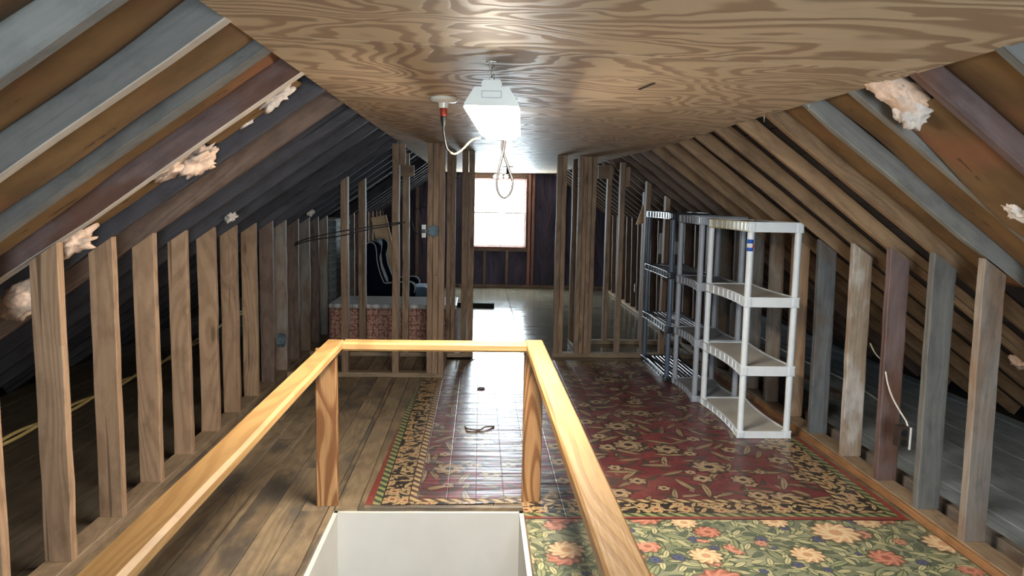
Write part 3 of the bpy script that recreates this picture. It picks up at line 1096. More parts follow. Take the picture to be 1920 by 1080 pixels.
# ------------------------------------------------------------------ gable walls and windows
def gable(name, label, y, sgn, wname):
    g = struct(name, label, 'wall')
    x0, x1, z0, z1 = WIN
    # building paper / sheathing: four panels round the opening
    yo = y + sgn * 0.11
    t = 0.03
    def panel(pts):
        prism('paper_panel', pts, min(yo, yo + sgn * t), max(yo, yo + sgn * t), 'y', M_PAPER, g)
    top = lambda x: min(zl(x), zr(x)) + 0.15
    panel([(XE_L - 0.1, -0.15), (x0 - 0.02, -0.15), (x0 - 0.02, top(x0 - 0.02)), (XE_L - 0.1, top(XE_L - 0.1))])
    panel([(x1 + 0.02, -0.15), (XE_R + 0.1, -0.15), (XE_R + 0.1, top(XE_R + 0.1)), (x1 + 0.02, top(x1 + 0.02))])
    panel([(x0 - 0.02, -0.15), (x1 + 0.02, -0.15), (x1 + 0.02, z0 - 0.02), (x0 - 0.02, z0 - 0.02)])
    panel([(x0 - 0.02, z1 + 0.02), (x1 + 0.02, z1 + 0.02), (x1 + 0.02, top(x1)), (RIDGE_X, RIDGE_Z + 0.15), (x0 - 0.02, top(x0))])
    ym = y + sgn * 0.055
    def st(xc, za, zb, m=M_FRAMEW):
        board('stud', (xc, ym, za), (xc, ym, zb), (0, 1, 0), 0.09, 0.045, m, g, seg=4)
    board('sole_plate', (-1.7, ym, 0.02), (2.2, ym, 0.02), (0, 1, 0), 0.09, 0.04, M_STUD_D, g)
    for xc in (-1.45, -1.05, -0.62, -0.245, -0.155, 0.835, 0.90, 1.42, 1.82):
        st(xc, 0.04, min(1.92, zl(xc) + 0.02, zr(xc) + 0.02), M_FRAMEW if abs(xc) < 0.95 else M_STUD_D)
    for xc in (0.09, 0.47):
        st(xc, 0.04, z0 - 0.075, M_STUD_D)
    board('sill_plate', (x0 - 0.02, ym, z0 - 0.055), (x1 + 0.035, ym, z0 - 0.055), (0, 1, 0), 0.09, 0.04, M_STUD_D, g)
    board('header', (x0 - 0.02, ym, z1 + 0.06), (x1 + 0.035, ym, z1 + 0.06), (0, 0, 1), 0.085, 0.09, M_STUD_D, g)
    w = struct(wname, 'bright gable window with thin wooden frame', 'window')
    yf = y + sgn * 0.075
    fw_ = 0.03
    rbox('window_frame', ((x0 + x1) / 2, yf, z0 - 0.012), (x1 - x0 + 0.04, 0.12, 0.03), M_FRAMEW, w)
    rbox('window_frame', ((x0 + x1) / 2, yf, z1 + 0.008), (x1 - x0 + 0.04, 0.12, 0.02), M_FRAMEW, w)
    for xx in (x0 - 0.010, x1 + 0.010):
        rbox('window_frame', (xx, yf, (z0 + z1) / 2), (0.022, 0.12, z1 - z0), M_FRAMEW, w)
    zmid = (z0 + z1) / 2
    for za, zb, dy in ((z0 + 0.003, zmid + 0.015, 0.0), (zmid - 0.015, z1, 0.03)):
        yy = y + sgn * (0.085 + dy)
        sash = new_obj('sash', None, w)
        for c, s in ((((x0 + x1) / 2, yy, za + 0.012), (x1 - x0, 0.026, 0.024)), (((x0 + x1) / 2, yy, zb - 0.012), (x1 - x0, 0.026, 0.024)),
                     ((x0 + 0.014, yy, (za + zb) / 2), (0.024, 0.026, zb - za - 0.048)), ((x1 - 0.014, yy, (za + zb) / 2), (0.024, 0.026, zb - za - 0.048))):
            rbox('sash_bar', c, s, M_WHITE, sash, bev=0.003, seg=1)
        rbox('pane', ((x0 + x1) / 2, yy, (za + zb) / 2), (x1 - x0 - 0.05, 0.004, zb - za - 0.048), M_GLASS, sash, bev=0)
    return g


gable('wall_far', 'far gable wall lined with dark purple paper', Y_FAR, 1, 'window_1')
gable('wall_near', 'unseen gable wall behind the viewer, holding the added fill window', Y_NEAR, -1, 'fill_window')  # window here is added to throw soft fill on the nearest rafters

# ------------------------------------------------------------------ linoleum rugs
jag = random.Random(3)


def rug(name, outline, mat, label, z=0.0025, curl=None):
    """thin sheet: outline polygon extruded 2 mm"""
    bm = bmesh.new()
    A = [bm.verts.new((x, y, 0.0005)) for x, y in outline]
    B = [bm.verts.new((x, y, z + (curl(x, y) if curl else 0))) for x, y in outline]
    bm.faces.new(list(reversed(A)))
    bm.faces.new(B)
    n = len(A)
    for i in range(n):
        bm.faces.new((A[i], A[(i + 1) % n], B[(i + 1) % n], B[i]))
    o = new_obj(name, bm_mesh(name, bm), None, mat)
    return tag(o, label, 'rug')


edge = lambda a, b, n, amp: [(a[0] + (b[0] - a[0]) * i / n + jag.uniform(-amp, amp), a[1] + (b[1] - a[1]) * i / n + jag.uniform(-amp, amp)) for i in range(n)]
ol = (edge((RX0, 3.525), (0.222, 3.555), 10, 0.004) + edge((0.222, 3.555), (0.232, 3.375), 2, 0.002) + edge((0.232, 3.375), (RX1, RY0), 14, 0.003)
      + edge((RX1, RY0), (RX1, 6.92), 8, 0.001) + edge((RX1, 6.92), (-0.02, 6.90), 16, 0.012) + edge((-0.02, 6.90), (-0.275, 6.28), 6, 0.02) + edge((-0.275, 6.28), (-0.275, 6.14), 2, 0.0) + edge((-0.275, 6.14), (RX0, 6.14), 4, 0.002))
rug('linoleum_rug', ol, M_RRUG, 'worn red linoleum rug with dark floral border beyond the stair opening', 0.003)
rug('linoleum_rug', [(0.236, -0.9), (2.082, -0.9), (2.082, 3.352)] + edge((2.082, 3.352), (0.236, 3.368), 10, 0.002) + [(0.236, 3.368)], M_GRUG, 'green linoleum rug with orange and cream flowers beside the right handrail', 0.002)

# torn flap and a scrap of debris on the red rug
tr_ = tube('torn_flap', [(-0.075, 4.80, 0.004), (-0.055, 4.73, 0.010), (0.02, 4.72, 0.008), (0.055, 4.76, 0.014), (0.115, 4.80, 0.006)], 0.005, M_STUD_D, None, 6, 4)
tag(tr_, 'small torn curl of linoleum sticking up from the red rug', 'linoleum scrap')
sc_ = prism('debris_scrap', [(0.0, 5.78), (0.035, 5.765), (0.06, 5.79), (0.05, 5.82), (0.015, 5.825)], 0.003, 0.012, 'z', M_STUD_D, None)
tag(sc_, 'brown crumb of debris on the glossy part of the red rug', 'debris')

# ------------------------------------------------------------------ stair railing
rl = thing('stair_railing', 'varnished fir handrail on short posts around the white stair opening', 'railing', (-0.2, 2.0, 0))
# posts: 2x4s standing at the far corners
board('post', (-0.711, 3.535, 0.0), (-0.711, 3.535, 0.762), (1, 0, 0), 0.100, 0.042, M_POST, rl, jit=0.0008, bev=0.004)
board('post', (-0.640, 3.548, 0.0), (-0.640, 3.548, 0.762), (0, 1, 0), 0.07, 0.02, M_RAIL, rl, jit=0.0006, bev=0.003) if False else None
board('post', (0.272, 3.590, 0.0035), (0.272, 3.590, 0.762), (1, 0, 0), 0.092, 0.042, M_POST, rl, jit=0.0008, bev=0.004)
board('post', (-0.665, 0.45, 0.0), (-0.665, 0.45, 0.762), (1, 0, 0), 0.09, 0.042, M_POST, rl)
board('post', (0.272, 0.45, 0.0025), (0.272, 0.45, 0.762), (1, 0, 0), 0.09, 0.042, M_POST, rl)
board('handrail', (-0.660, 0.40, 0.781), (-0.672, 3.560, 0.781), (1, 0, 0), 0.088, 0.040, M_RAIL, rl, jit=0.0008, bev=0.010, seg=8)
board('handrail', (0.284, 0.40, 0.781), (0.272, 3.615, 0.781), (1, 0, 0), 0.084, 0.040, M_RAIL, rl, jit=0.0008, bev=0.006, seg=8)
board('back_rail', (-0.628, 3.545, 0.779), (0.230, 3.545, 0.779), (0, 1, 0), 0.088, 0.042, M_RAIL, rl, jit=0.0006, bev=0.010, seg=6)

# ------------------------------------------------------------------ shop light
sl = thing('shop_light', 'lit white shop light hanging on chain below the plywood ceiling', 'light', (0.06, 2.92, 1.75))
A, B = Vector((0.031, 2.40, 1.757)), Vector((0.090, 3.46, 1.757))
ax = (B - A).normalized()
sd = Vector((ax.y, -ax.x, 0))
W = Matrix((ax, sd, Vector((0, 0, 1)))).transposed()
W.col[0], W.col[1], W.col[2] = ax, -sd, Vector((0, 0, 1))
W4 = Matrix((ax, -sd, Vector((0, 0, 1)))).transposed().to_4x4()
W4.translation = (A + B) / 2
L2 = (B - A).length / 2
# reflector shell: open-bottomed flared trough
prof = [(-0.088, 0.0), (-0.084, 0.012), (-0.052, 0.060), (0.052, 0.060), (0.084, 0.012), (0.088, 0.0), (0.084, 0.0), (0.080, 0.010), (0.049, 0.055), (-0.049, 0.055), (-0.080, 0.010), (-0.084, 0.0)]
prism('reflector', prof, -L2, L2, 'x', M_WHITE, sl, W4)
for s in (-1, 1):
    cap = [(-0.086, 0.004), (-0.084, 0.012), (-0.053, 0.061), (-0.030, 0.061), (-0.032, 0.070), (-0.027, 0.082), (0.027, 0.082), (0.032, 0.070), (0.030, 0.061), (0.053, 0.061), (0.084, 0.012), (0.086, 0.004)]
    e = prism('end_cap', cap, s * L2 - 0.006, s * L2 + 0.006, 'x', M_WHITE, sl, W4)
    c = (A if s < 0 else B)
    if s < 0:
        V = []
        W5 = W4.copy()
        pts = [(-0.030, 0.028), (0.030, 0.028), (0.030, 0.048), (-0.030, 0.048)]
        for i in range(4):
            a, b = pts[i], pts[(i + 1) % 4]
            o = rbox('rim', (0, 0, 0), (0.002, max(0.0015, abs(a[0] - b[0])), max(0.0015, abs(a[1] - b[1]))), M_SHELF_GT, e, bev=0)
            o.matrix_basis = W4 @ Matrix.Translation(Vector((-L2 - 0.0065, (a[0] + b[0]) / 2, (a[1] + b[1]) / 2)))
prism('diffuser', [(-0.064, -0.017), (0.064, -0.017), (0.079, 0.004), (0.075, 0.012), (-0.075, 0.012), (-0.079, 0.004)], -L2 + 0.012, L2 - 0.012, 'x', M_LED, sl, W4)


def chain(parent, p0, p1, link=0.030, r=0.0022):
    p0, p1 = Vector(p0), Vector(p1)
    n = max(1, round((p1 - p0).length / (link * 0.72)))
    for i in range(n):
        c = p0 + (p1 - p0) * ((i + 0.5) / n)
        ring = []
        for k in range(13):
            a = 2 * math.pi * k / 12
            u, v = math.cos(a) * link * 0.22, math.sin(a) * link * 0.5
            ring.append(c + (Vector((u, 0, v)) if i % 2 == 0 else Vector((0, u, v))))
        tube('chain_link', ring, r, M_CHAIN, parent, 6, 0)


chain(sl, (0.032, 2.42, 1.836), (0.030, 2.42, 1.896))
chain(sl, (0.090, 3.42, 1.836), (0.090, 3.42, 1.896))
tube('hook', [(0.012, 2.42, 1.897), (0.030, 2.42, 1.899), (0.052, 2.42, 1.897)], 0.0022, M_CHAIN, sl, 6, 2)
tube('hook', [(0.072, 3.42, 1.897), (0.090, 3.42, 1.899), (0.108, 3.42, 1.897)], 0.0022, M_CHAIN, sl, 6, 2)

# porcelain lamp holder with a plug adapter
lh = thing('lamp_holder', 'white porcelain lamp holder with red plug adapter on the plywood ceiling', 'lamp holder', (-0.165, 3.39, 1.84))
zc = ceil_z(-0.165, 3.39)
lathe('porcelain_base', [(0.060, 0.0), (0.061, -0.012), (0.052, -0.020), (0.024, -0.024), (0.021, -0.046), (0.0, -0.046)], (-0.165, 3.39, zc), M_PORC, lh)
lathe('adapter', [(0.014, 0.0), (0.0155, -0.004), (0.0145, -0.034), (0.0, -0.034)], (-0.165, 3.39, zc - 0.046), M_RED, lh, 16)
lathe('plug', [(0.013, 0.0), (0.013, -0.014), (0.009, -0.030), (0.006, -0.044), (0.0, -0.044)], (-0.165, 3.39, zc - 0.080), M_BLACK, lh, 16)
pc = thing('power_cord', 'cream power cord drooping from red adapter to shop light', 'cord', (-0.12, 3.41, 1.67))
tube('dark_section', [(-0.165, 3.39, 1.802), (-0.164, 3.40, 1.76), (-0.152, 3.41, 1.70), (-0.135, 3.415, 1.677)], 0.0046, M_BLACK, pc)
tube('cream_section', [(-0.135, 3.415, 1.677), (-0.115, 3.42, 1.671), (-0.085, 3.43, 1.690), (-0.040, 3.44, 1.735), (-0.002, 3.44, 1.746)], 0.0042, M_CORD_Y, pc)
tag(tube('hanging_cord', [(0.112, 3.475, 1.765), (0.104, 3.50, 1.70), (0.086, 3.50, 1.62), (0.076, 3.50, 1.555), (0.084, 3.50, 1.505), (0.110, 3.50, 1.483), (0.138, 3.50, 1.505), (0.148, 3.50, 1.555), (0.128, 3.51, 1.62), (0.100, 3.51, 1.70), (0.098, 3.49, 1.765)], 0.0062, M_CORD_D, None),
    'dark looped cord hanging from the far end of the shop light', 'cord')

# far socket and three-globe fixture in front of the window
fs = thing('ceiling_socket', 'small black socket on the ceiling before the bright window', 'socket', (0.365, 10.2, 1.88))
zc = ceil_z(0.365, 10.2)
lathe('canopy', [(0.075, 0.0), (0.075, -0.010), (0.02, -0.020), (0.0, -0.020)], (0.365, 10.2, zc), M_BLACK, fs, 20)
lathe('socket', [(0.020, 0.0), (0.024, -0.04), (0.016, -0.085), (0.0, -0.085)], (0.365, 10.2, zc - 0.018), M_BLACK, fs, 16)
gf = thing('globe_light', 'small fixture with three white globe bulbs at the window top', 'light', (0.30, 11.3, 1.8))
zc = ceil_z(0.30, 11.3)
lathe('ceiling_plate', [(0.05, 0.0), (0.05, -0.012), (0.0, -0.012)], (0.30, 11.3, zc), M_SHELF_G, gf, 20)
tube('stem', [(0.30, 11.3, zc - 0.01), (0.30, 11.3, zc - 0.07)], 0.008, M_SHELF_G, gf, 8, 0)
for k, dx in enumerate((-0.08, 0.0, 0.08)):
    tube('arm', [(0.30, 11.3, zc - 0.07), (0.30 + dx * 0.6, 11.28, zc - 0.055), (0.30 + dx, 11.27, zc - 0.075)], 0.006, M_SHELF_G, gf, 8, 4)
    lathe('globe', [(0.006, 0.030), (0.014, 0.026), (0.028, 0.010), (0.031, 0.0), (0.028, -0.012), (0.016, -0.026), (0.0, -0.031)], (0.30 + dx, 11.27, zc - 0.105), M_GLOBE, gf, 16)

# ------------------------------------------------------------------ shelving units
def shelf_unit(label, x0, x1, y0, y1, zs, mats, kind, lip=0.062, lean=0.0):
    """plastic shelving: long side faces the room (-x); kind: solid / slotted"""
    mp, mtp, mlip, mtop = mats
    u = thing('shelving_unit', label, 'shelving', ((x0 + x1) / 2, (y0 + y1) / 2, 0))
    pr = 0.021
    n = 16

    def outline(inset, bow):
        pts = []
        for i in range(n + 1):
            t = i / n
            pts.append((x0 + inset + bow * (1 - (2 * t - 1) ** 2), y0 + inset + (y1 - y0 - 2 * inset) * t))
        for i in range(n + 1):
            t = 1 - i / n
            pts.append((x1 - inset - bow * (1 - (2 * t - 1) ** 2), y0 + inset + (y1 - y0 - 2 * inset) * t))
        return pts

    bow = 0.030 if kind == 'solid' else 0.012
    for zi, zt in enumerate(zs):
        bottom = zi == 0
        lp = lip * (0.75 if bottom else 1.0)
        top = zt
        sh = new_obj('shelf', None, u)
        if kind == 'solid':
            prism('shelf_board', outline(0.004, bow), top - 0.012, top - 0.006, 'z', mtp, sh)
        else:
            ns = 9
            for k in range(ns):
                xx = x0 + 0.035 + (x1 - x0 - 0.07) * k / (ns - 1)
                rbox('slat', (xx, (y0 + y1) / 2, top - 0.010), (0.021, y1 - y0 - 0.03, 0.012), mtp, sh, bev=0.003, seg=1)
            for yy in (y0 + 0.02, (y0 + y1) / 2, y1 - 0.02):
                rbox('cross_bar', ((x0 + x1) / 2, yy, top - 0.022), (x1 - x0 - 0.03, 0.02, 0.012), mtp, sh, bev=0.002, seg=1)
        # lip: ring wall
        po, pi = outline(0.0, bow), outline(0.006, bow)
        bm = bmesh.new()
        R = []
        for pts, z in ((po, top), (pi, top), (pi, top - lp), (po, top - lp)):
            R.append([bm.verts.new((x, y, z)) for x, y in pts])
        m_ = len(po)
        for a in range(4):
            for i in range(m_):
                bm.faces.new((R[a][i], R[a][(i + 1) % m_], R[(a + 1) % 4][(i + 1) % m_], R[(a + 1) % 4][i]))
        mm = mtop if (zi == len(zs) - 1 and mtop) else mlip
        new_obj('lip', bm_mesh('lip', bm), sh, mlip)
        # ribs on the two long sides, and a sunken panel strip in yellowed plastic on the top shelf
        nr = 8
        for side in (0, 1):
            for k in range(nr + 1):
                t = 0.07 + 0.86 * k / nr
                off = bow * (1 - (2 * t - 1) ** 2)
                xx = (x0 + off - 0.002) if side == 0 else (x1 - off + 0.002)
                rbox('rib', (xx, y0 + (y1 - y0) * t, top - lp / 2), (0.008, 0.008, lp), mm, sh, bev=0.0015, seg=1)
            for dz in (0.0, lp - 0.006):
                P0 = []
                for i in range(n + 1):
                    t = i / n
                    off = bow * (1 - (2 * t - 1) ** 2)
                    P0.append(((x0 + off - 0.002) if side == 0 else (x1 - off + 0.002), y0 + (y1 - y0) * t, top - dz - 0.003))
                tube('rim', P0, 0.0045, mm, sh, 6, 0)
        # corner sockets
        for xx in (x0 + pr, x1 - pr):
            for yy in (y0 + pr, y1 - pr):
                rbox('corner_socket', (xx, yy, top - lp / 2), (0.050, 0.050, lp + 0.004), mlip if kind == 'solid' else mtp, sh, bev=0.012, seg=2)
    for a, b in zip(zs[:-1], zs[1:]):
        for xx in (x0 + pr, x1 - pr):
            for yy in (y0 + pr, y1 - pr):
                lathe('post', [(0.0195, 0.0), (0.0215, 0.01), (0.0205, (b - a - lip) * 0.5), (0.0215, b - a - lip - 0.01), (0.0195, b - a - lip)], (xx, yy, a), mp, u, 14)
    return u


ws = shelf_unit('pale grey four-tier plastic shelving unit with a blue sticker, nearest of three', 1.650, 1.990, 4.585, 5.425, (0.0520, 0.470, 0.905, 1.370), (M_SHELF_W, M_SHELF_WT, M_SHELF_W, M_SHELF_WY), 'solid', 0.062)
stk = rbox('sticker', (1.651, 4.604, 1.225), (0.003, 0.034, 0.030), M_BLUE, ws, bev=0)
for z, m_ in ((1.247, M_BLUE), (1.222, M_STKW), (1.197, M_BLUE)):
    pass
bpy.data.objects.remove(stk)


def arc_label(parent, cx, cy, r, a0, a1, z0, z1, mat, name):
    V, Fc = [], []
    n = 8
    for i in range(n + 1):
        a = a0 + (a1 - a0) * i / n
        for rr in (r, r + 0.0008):
            for z in (z0, z1):
                V.append((cx + rr * math.cos(a), cy + rr * math.sin(a), z))
    for i in range(n):
        q = i * 4
        Fc += [(q + 2, q + 6, q + 7, q + 3), (q, q + 1, q + 5, q + 4), (q + 1, q + 3, q + 7, q + 5), (q, q + 4, q + 6, q + 2)]
    Fc += [(0, 2, 3, 1), (n * 4, n * 4 + 1, n * 4 + 3, n * 4 + 2)]
    return new_obj(name, mesh(name, V, Fc, True), parent, mat)


pcx, pcy = 1.650 + 0.021, 4.585 + 0.021
A0, A1 = math.radians(170), math.radians(300)
arc_label(ws, pcx, pcy, 0.0216, A0, A1, 1.238, 1.262, M_BLUE, 'sticker')
arc_label(ws, pcx, pcy, 0.0216, A0, A1, 1.211, 1.238, M_STKW, 'sticker')
arc_label(ws, pcx, pcy, 0.0217, math.radians(285), math.radians(315), 1.208, 1.236, M_STKR, 'sticker')
arc_label(ws, pcx, pcy, 0.0216, A0, A1, 1.190, 1.211, M_BLUE, 'sticker')

shelf_unit('mid grey plastic shelving unit standing between the pale and the black-shelved units', 1.600, 1.945, 5.445, 6.060, (0.0520, 0.478, 0.900, 1.385), (M_SHELF_G, M_SHELF_GT, M_SHELF_G, None), 'solid', 0.062)
shelf_unit('slate shelving unit with slotted black shelves, farthest of three by the partition', 1.548, 1.900, 6.085, 6.995, (0.0465, 0.465, 0.915, 1.400), (M_SHELF_D, M_SHELF_K, M_SHELF_K, None), 'slotted', 0.055)

# ------------------------------------------------------------------ patterned chest
ch = thing('blanket_chest', 'red patterned storage chest with grey woven lid behind the left partition', 'chest', (-0.81, 7.45, 0))
cx0_, cx1_, cy0_, cy1_, ct = -1.405, -0.213, 7.15, 7.76, 0.470
rbox('body', ((cx0_ + cx1_) / 2, (cy0_ + cy1_) / 2, 0.215), (cx1_ - cx0_ - 0.01, cy1_ - cy0_ - 0.01, 0.43), M_CHEST, ch, bev=0.006)
rbox('lid', ((cx0_ + cx1_) / 2, (cy0_ + cy1_) / 2, 0.451), (cx1_ - cx0_ + 0.012, cy1_ - cy0_ + 0.012, 0.038), M_LID, ch, bev=0.008)
for xx in (cx0_ + 0.004, cx1_ - 0.004):
    rbox('corner_trim', (xx, cy0_ + 0.006, 0.215), (0.016, 0.014, 0.43), M_FRAMEW, ch, bev=0.003)
bm = bmesh.new()
for k in range(44):
    q = bmesh.ops.create_icosphere(bm, subdivisions=1, radius=0.0065)
    for v in q['verts']:
        v.co = Vector((cx0_ + 0.03 + (cx1_ - cx0_ - 0.06) * k / 43, cy0_ + 0.003, 0.418)) + v.co
for k in range(14):
    q = bmesh.ops.create_icosphere(bm, subdivisions=1, radius=0.0065)
    for v in q['verts']:
        v.co = Vector((cx1_ - 0.035, cy0_ + 0.003, 0.03 + 0.39 * k / 13)) + v.co
nh = new_obj('nailhead_trim', bm_mesh('nailhead_trim', bm), ch, M_DKBOX)
nh['kind'] = 'stuff'

# ------------------------------------------------------------------ wing armchair (faces right)
ac = thing('armchair', 'navy wing armchair with pale piping behind the patterned chest', 'armchair', (-0.93, 8.95, 0))
ya, yb = 8.58, 9.30
back = [(-1.30, 0.20), (-1.285, 0.90), (-1.265, 0.965), (-1.22, 0.985), (-1.17, 0.975), (-1.15, 0.94), (-1.155, 0.88), (-1.165, 0.80), (-1.15, 0.68), (-1.11, 0.58), (-1.08, 0.50), (-1.05, 0.20)]
prism('backrest', back, ya + 0.02, yb - 0.02, 'y', M_NAVY, ac, bev=0.018)
for yy, s in ((ya, 1), (yb, -1)):
    y0_, y1_ = (yy, yy + 0.13) if s > 0 else (yy - 0.13, yy)
    arm = [(-1.20, 0.10), (-1.20, 0.60), (-1.10, 0.545), (-1.02, 0.515), (-0.90, 0.525), (-0.78, 0.535), (-0.735, 0.515), (-0.715, 0.47), (-0.725, 0.40), (-0.715, 0.10)]
    a_ = prism('arm', arm, y0_, y1_, 'y', M_NAVY, ac, bev=0.02)
    wing = [(-1.295, 0.50), (-1.285, 0.88), (-1.26, 0.962), (-1.215, 0.982), (-1.14, 0.975), (-1.105, 0.94), (-1.105, 0.88), (-1.125, 0.80), (-1.105, 0.68), (-1.065, 0.57), (-1.03, 0.50)]
    prism('wing', wing, y0_ - 0.004, y1_ - 0.06 if s > 0 else y1_ + 0.004, 'y', M_NAVY, ac, bev=0.014)
    ye = (yy - 0.008) if s > 0 else (yy - 0.128)
    tube('piping', [(-1.27, ye, 0.955), (-1.215, ye, 0.975), (-1.17, ye, 0.94), (-1.155, ye, 0.86), (-1.15, ye, 0.78), (-1.125, ye, 0.66), (-1.085, ye, 0.55), (-1.06, ye, 0.515), (-1.0, ye, 0.518), (-0.90, ye, 0.527), (-0.79, ye, 0.535), (-0.74, ye, 0.512), (-0.722, ye, 0.468), (-0.73, ye, 0.41)], 0.0055, M_PIPE, ac, 6, 4)
tube('piping', [(-1.10, ya + 0.02, 0.93), (-1.118, ya + 0.02, 0.84), (-1.118, ya + 0.02, 0.78), (-1.095, ya + 0.02, 0.66), (-1.045, ya + 0.02, 0.535)], 0.005, M_PIPE, ac, 6, 4)
rbox('seat_cushion', (-0.84, (ya + yb) / 2, 0.385), (0.50, yb - ya - 0.26, 0.14), M_SEATB, ac, bev=0.045, seg=4, smooth=True)
rbox('seat_base', (-0.95, (ya + yb) / 2, 0.20), (0.58, yb - ya - 0.05, 0.24), M_NAVY, ac, bev=0.02)
for xx in (-1.22, -0.72):
    for yy in (ya + 0.06, yb - 0.06):
        lathe('leg', [(0.016, 0.0), (0.026, 0.10), (0.0, 0.10)], (xx, yy, 0.0), M_STUD_D, ac, 12)

# leaning plywood offcut
pb = board('plywood_offcut', (-1.02, 9.78, 0.012), (-1.30, 9.86, 1.235), (1, 0, 0.23), 0.20, 0.016, M_OFFCUT, None, jit=0, seg=1, bev=0.001)
tag(pb, 'pale plywood offcut leaning upright behind the navy armchair', 'board')
dp = board('loose_plank', (-0.36, 10.42, 0.030), (0.215, 10.36, 0.030), (0, 0, 1), 0.058, 0.09, M_SHEATH, None, jit=0.001)
tag(dp, 'dark loose plank lying across the floor in the passage', 'plank')

# brick chimney in the line of the left knee wall
cm = struct('wall_chimney', 'grey brick chimney rising behind the left partition studs', 'chimney')
CX0, CX1, CY0, CY1, CZ = -1.80, -1.555, 8.32, 9.18, 1.24
prism('core', [(CX0 + 0.012, CY0 + 0.012), (CX1 - 0.012, CY0 + 0.012), (CX1 - 0.012, CY1 - 0.012), (CX0 + 0.012, CY1 - 0.012)], 0, CZ - 0.01, 'z', M_MORTAR, cm)
bms = {}
rowh = 0.0765
nrow = int(CZ / rowh)
for r_ in range(nrow):
    z = r_ * rowh + 0.032
    offs = 0.0 if r_ % 2 == 0 else 0.108
    y = CY0 - offs
    while y < CY1 - 0.01:
        a, b = max(y, CY0), min(y + 0.205, CY1)
        if b - a > 0.03:
            key = round(b - a, 3)
            if key not in bms:
                o = rbox('brick', (CX1 - 0.045, (a + b) / 2, z), (0.09, b - a, 0.065), M_BRICK, cm, bev=0.004, seg=1)
                bms[key] = o.data
            else:
                new_obj('brick', bms[key], cm, None, Matrix.Translation(Vector((CX1 - 0.045, (a + b) / 2, z))))
        y += 0.2155
    for xa in ([CX0, CX0 + 0.185] if r_ % 2 else [CX0 - 0.05, CX0 + 0.16]):
        a, b = max(xa, CX0), min(xa + 0.18, CX1 - 0.10)
        if b - a > 0.04:
            rbox('brick', ((a + b) / 2, CY0 + 0.045, z), (b - a, 0.09, 0.065), M_BRICK, cm, bev=0.004, seg=1)

# ------------------------------------------------------------------ electrical bits
def octo_box(name, label, c, nrm_x, r=0.052, d=0.045, mat=None):
    """octagonal metal box with knockout tabs; nrm_x True: faces +x, else faces -y"""
    mat = mat or M_STEEL
    b = thing(name, label, 'junction box', c)
    C_ = Vector(c)
    P = lambda u, v, w: C_ + (Vector((w, u, v)) if nrm_x else Vector((u, -w, v)))
    bm = bmesh.new()
    ring = lambda rr, w: [bm.verts.new(P(rr * math.cos(math.pi * (k + 0.5) / 4), rr * math.sin(math.pi * (k + 0.5) / 4), w)) for k in range(8)]
    rs = [ring(r, 0.0), ring(r, d), ring(r - 0.003, d), ring(r - 0.003, 0.005)]
    for p, q in zip(rs[:-1], rs[1:]):
        for k in range(8):
            bm.faces.new((p[k], p[(k + 1) % 8], q[(k + 1) % 8], q[k]))
    bm.faces.new(rs[-1])
    bm.faces.new(rs[0])
    new_obj('box', bm_mesh('box', bm), b, mat)
    for k in range(8):
        a_ = 2 * math.pi * k / 8
        rbox('knockout_tab', P(math.cos(a_) * (r + 0.003), math.sin(a_) * (r + 0.003), d * 0.6), (0.011, 0.011, 0.011), mat, b, bev=0.002, seg=1)
    for sg in (-1, 1):
        rbox('screw_ear', P(sg * (r - 0.010), 0.0, d - 0.003), (0.012, 0.012, 0.012), mat, b, bev=0.002, seg=1)
    return b


octo_box('junction_box', 'round metal junction box low on the left knee wall studs', (KL + 0.004, 5.93, 0.345), True)
octo_box('junction_box', 'flat metal junction box on the left partition corner post', (-0.372, YF - 0.004, 1.215), False, 0.045, 0.022)
sw = thing('switch', 'white toggle switch in a bracket beside the left corner post', 'switch', (-0.455, 6.19, 1.21))
rbox('bracket', (-0.452, 6.185, 1.21), (0.034, 0.012, 0.105), M_WHITE, sw, bev=0.003)
rbox('body', (-0.452, 6.175, 1.21), (0.028, 0.018, 0.03), M_BLACK, sw, bev=0.003)
rbox('mounting_arm', (-0.430, 6.20, 1.21), (0.03, 0.02, 0.03), M_STEEL, sw, bev=0.002)
ob = thing('outlet', 'brown outlet box with white cover edge on right wall stud', 'outlet', (2.10, 3.48, 0.37))
rbox('box', (2.052, 3.475, 0.378), (0.050, 0.055, 0.10), M_DKBOX, ob, bev=0.004)
rbox('cover', (2.081, 3.448, 0.372), (0.009, 0.010, 0.11), M_WHITE, ob, bev=0.002)
rbox('bracket', (2.085, 3.480, 0.378), (0.024, 0.030, 0.06), M_DKBOX, ob, bev=0.002)
for z in (0.352, 0.398):
    lathe('receptacle', [(0.017, 0.0), (0.016, 0.006), (0.0, 0.006)], (2.050, 3.449, z), M_BLACK, ob, 16, Matrix.Rotation(math.pi / 2, 3, 'X'))
o2 = thing('outlet', 'white duplex outlet on a dark stud of the right wall near the gable', 'outlet', (2.09, 9.98, 0.34))
rbox('cover', (2.088, 9.99, 0.34), (0.008, 0.07, 0.115), M_DKBOX, o2, bev=0.002)
for z in (0.317, 0.363):
    rbox('receptacle', (2.083, 9.99, z), (0.008, 0.034, 0.03), M_WHITE, o2, bev=0.003)

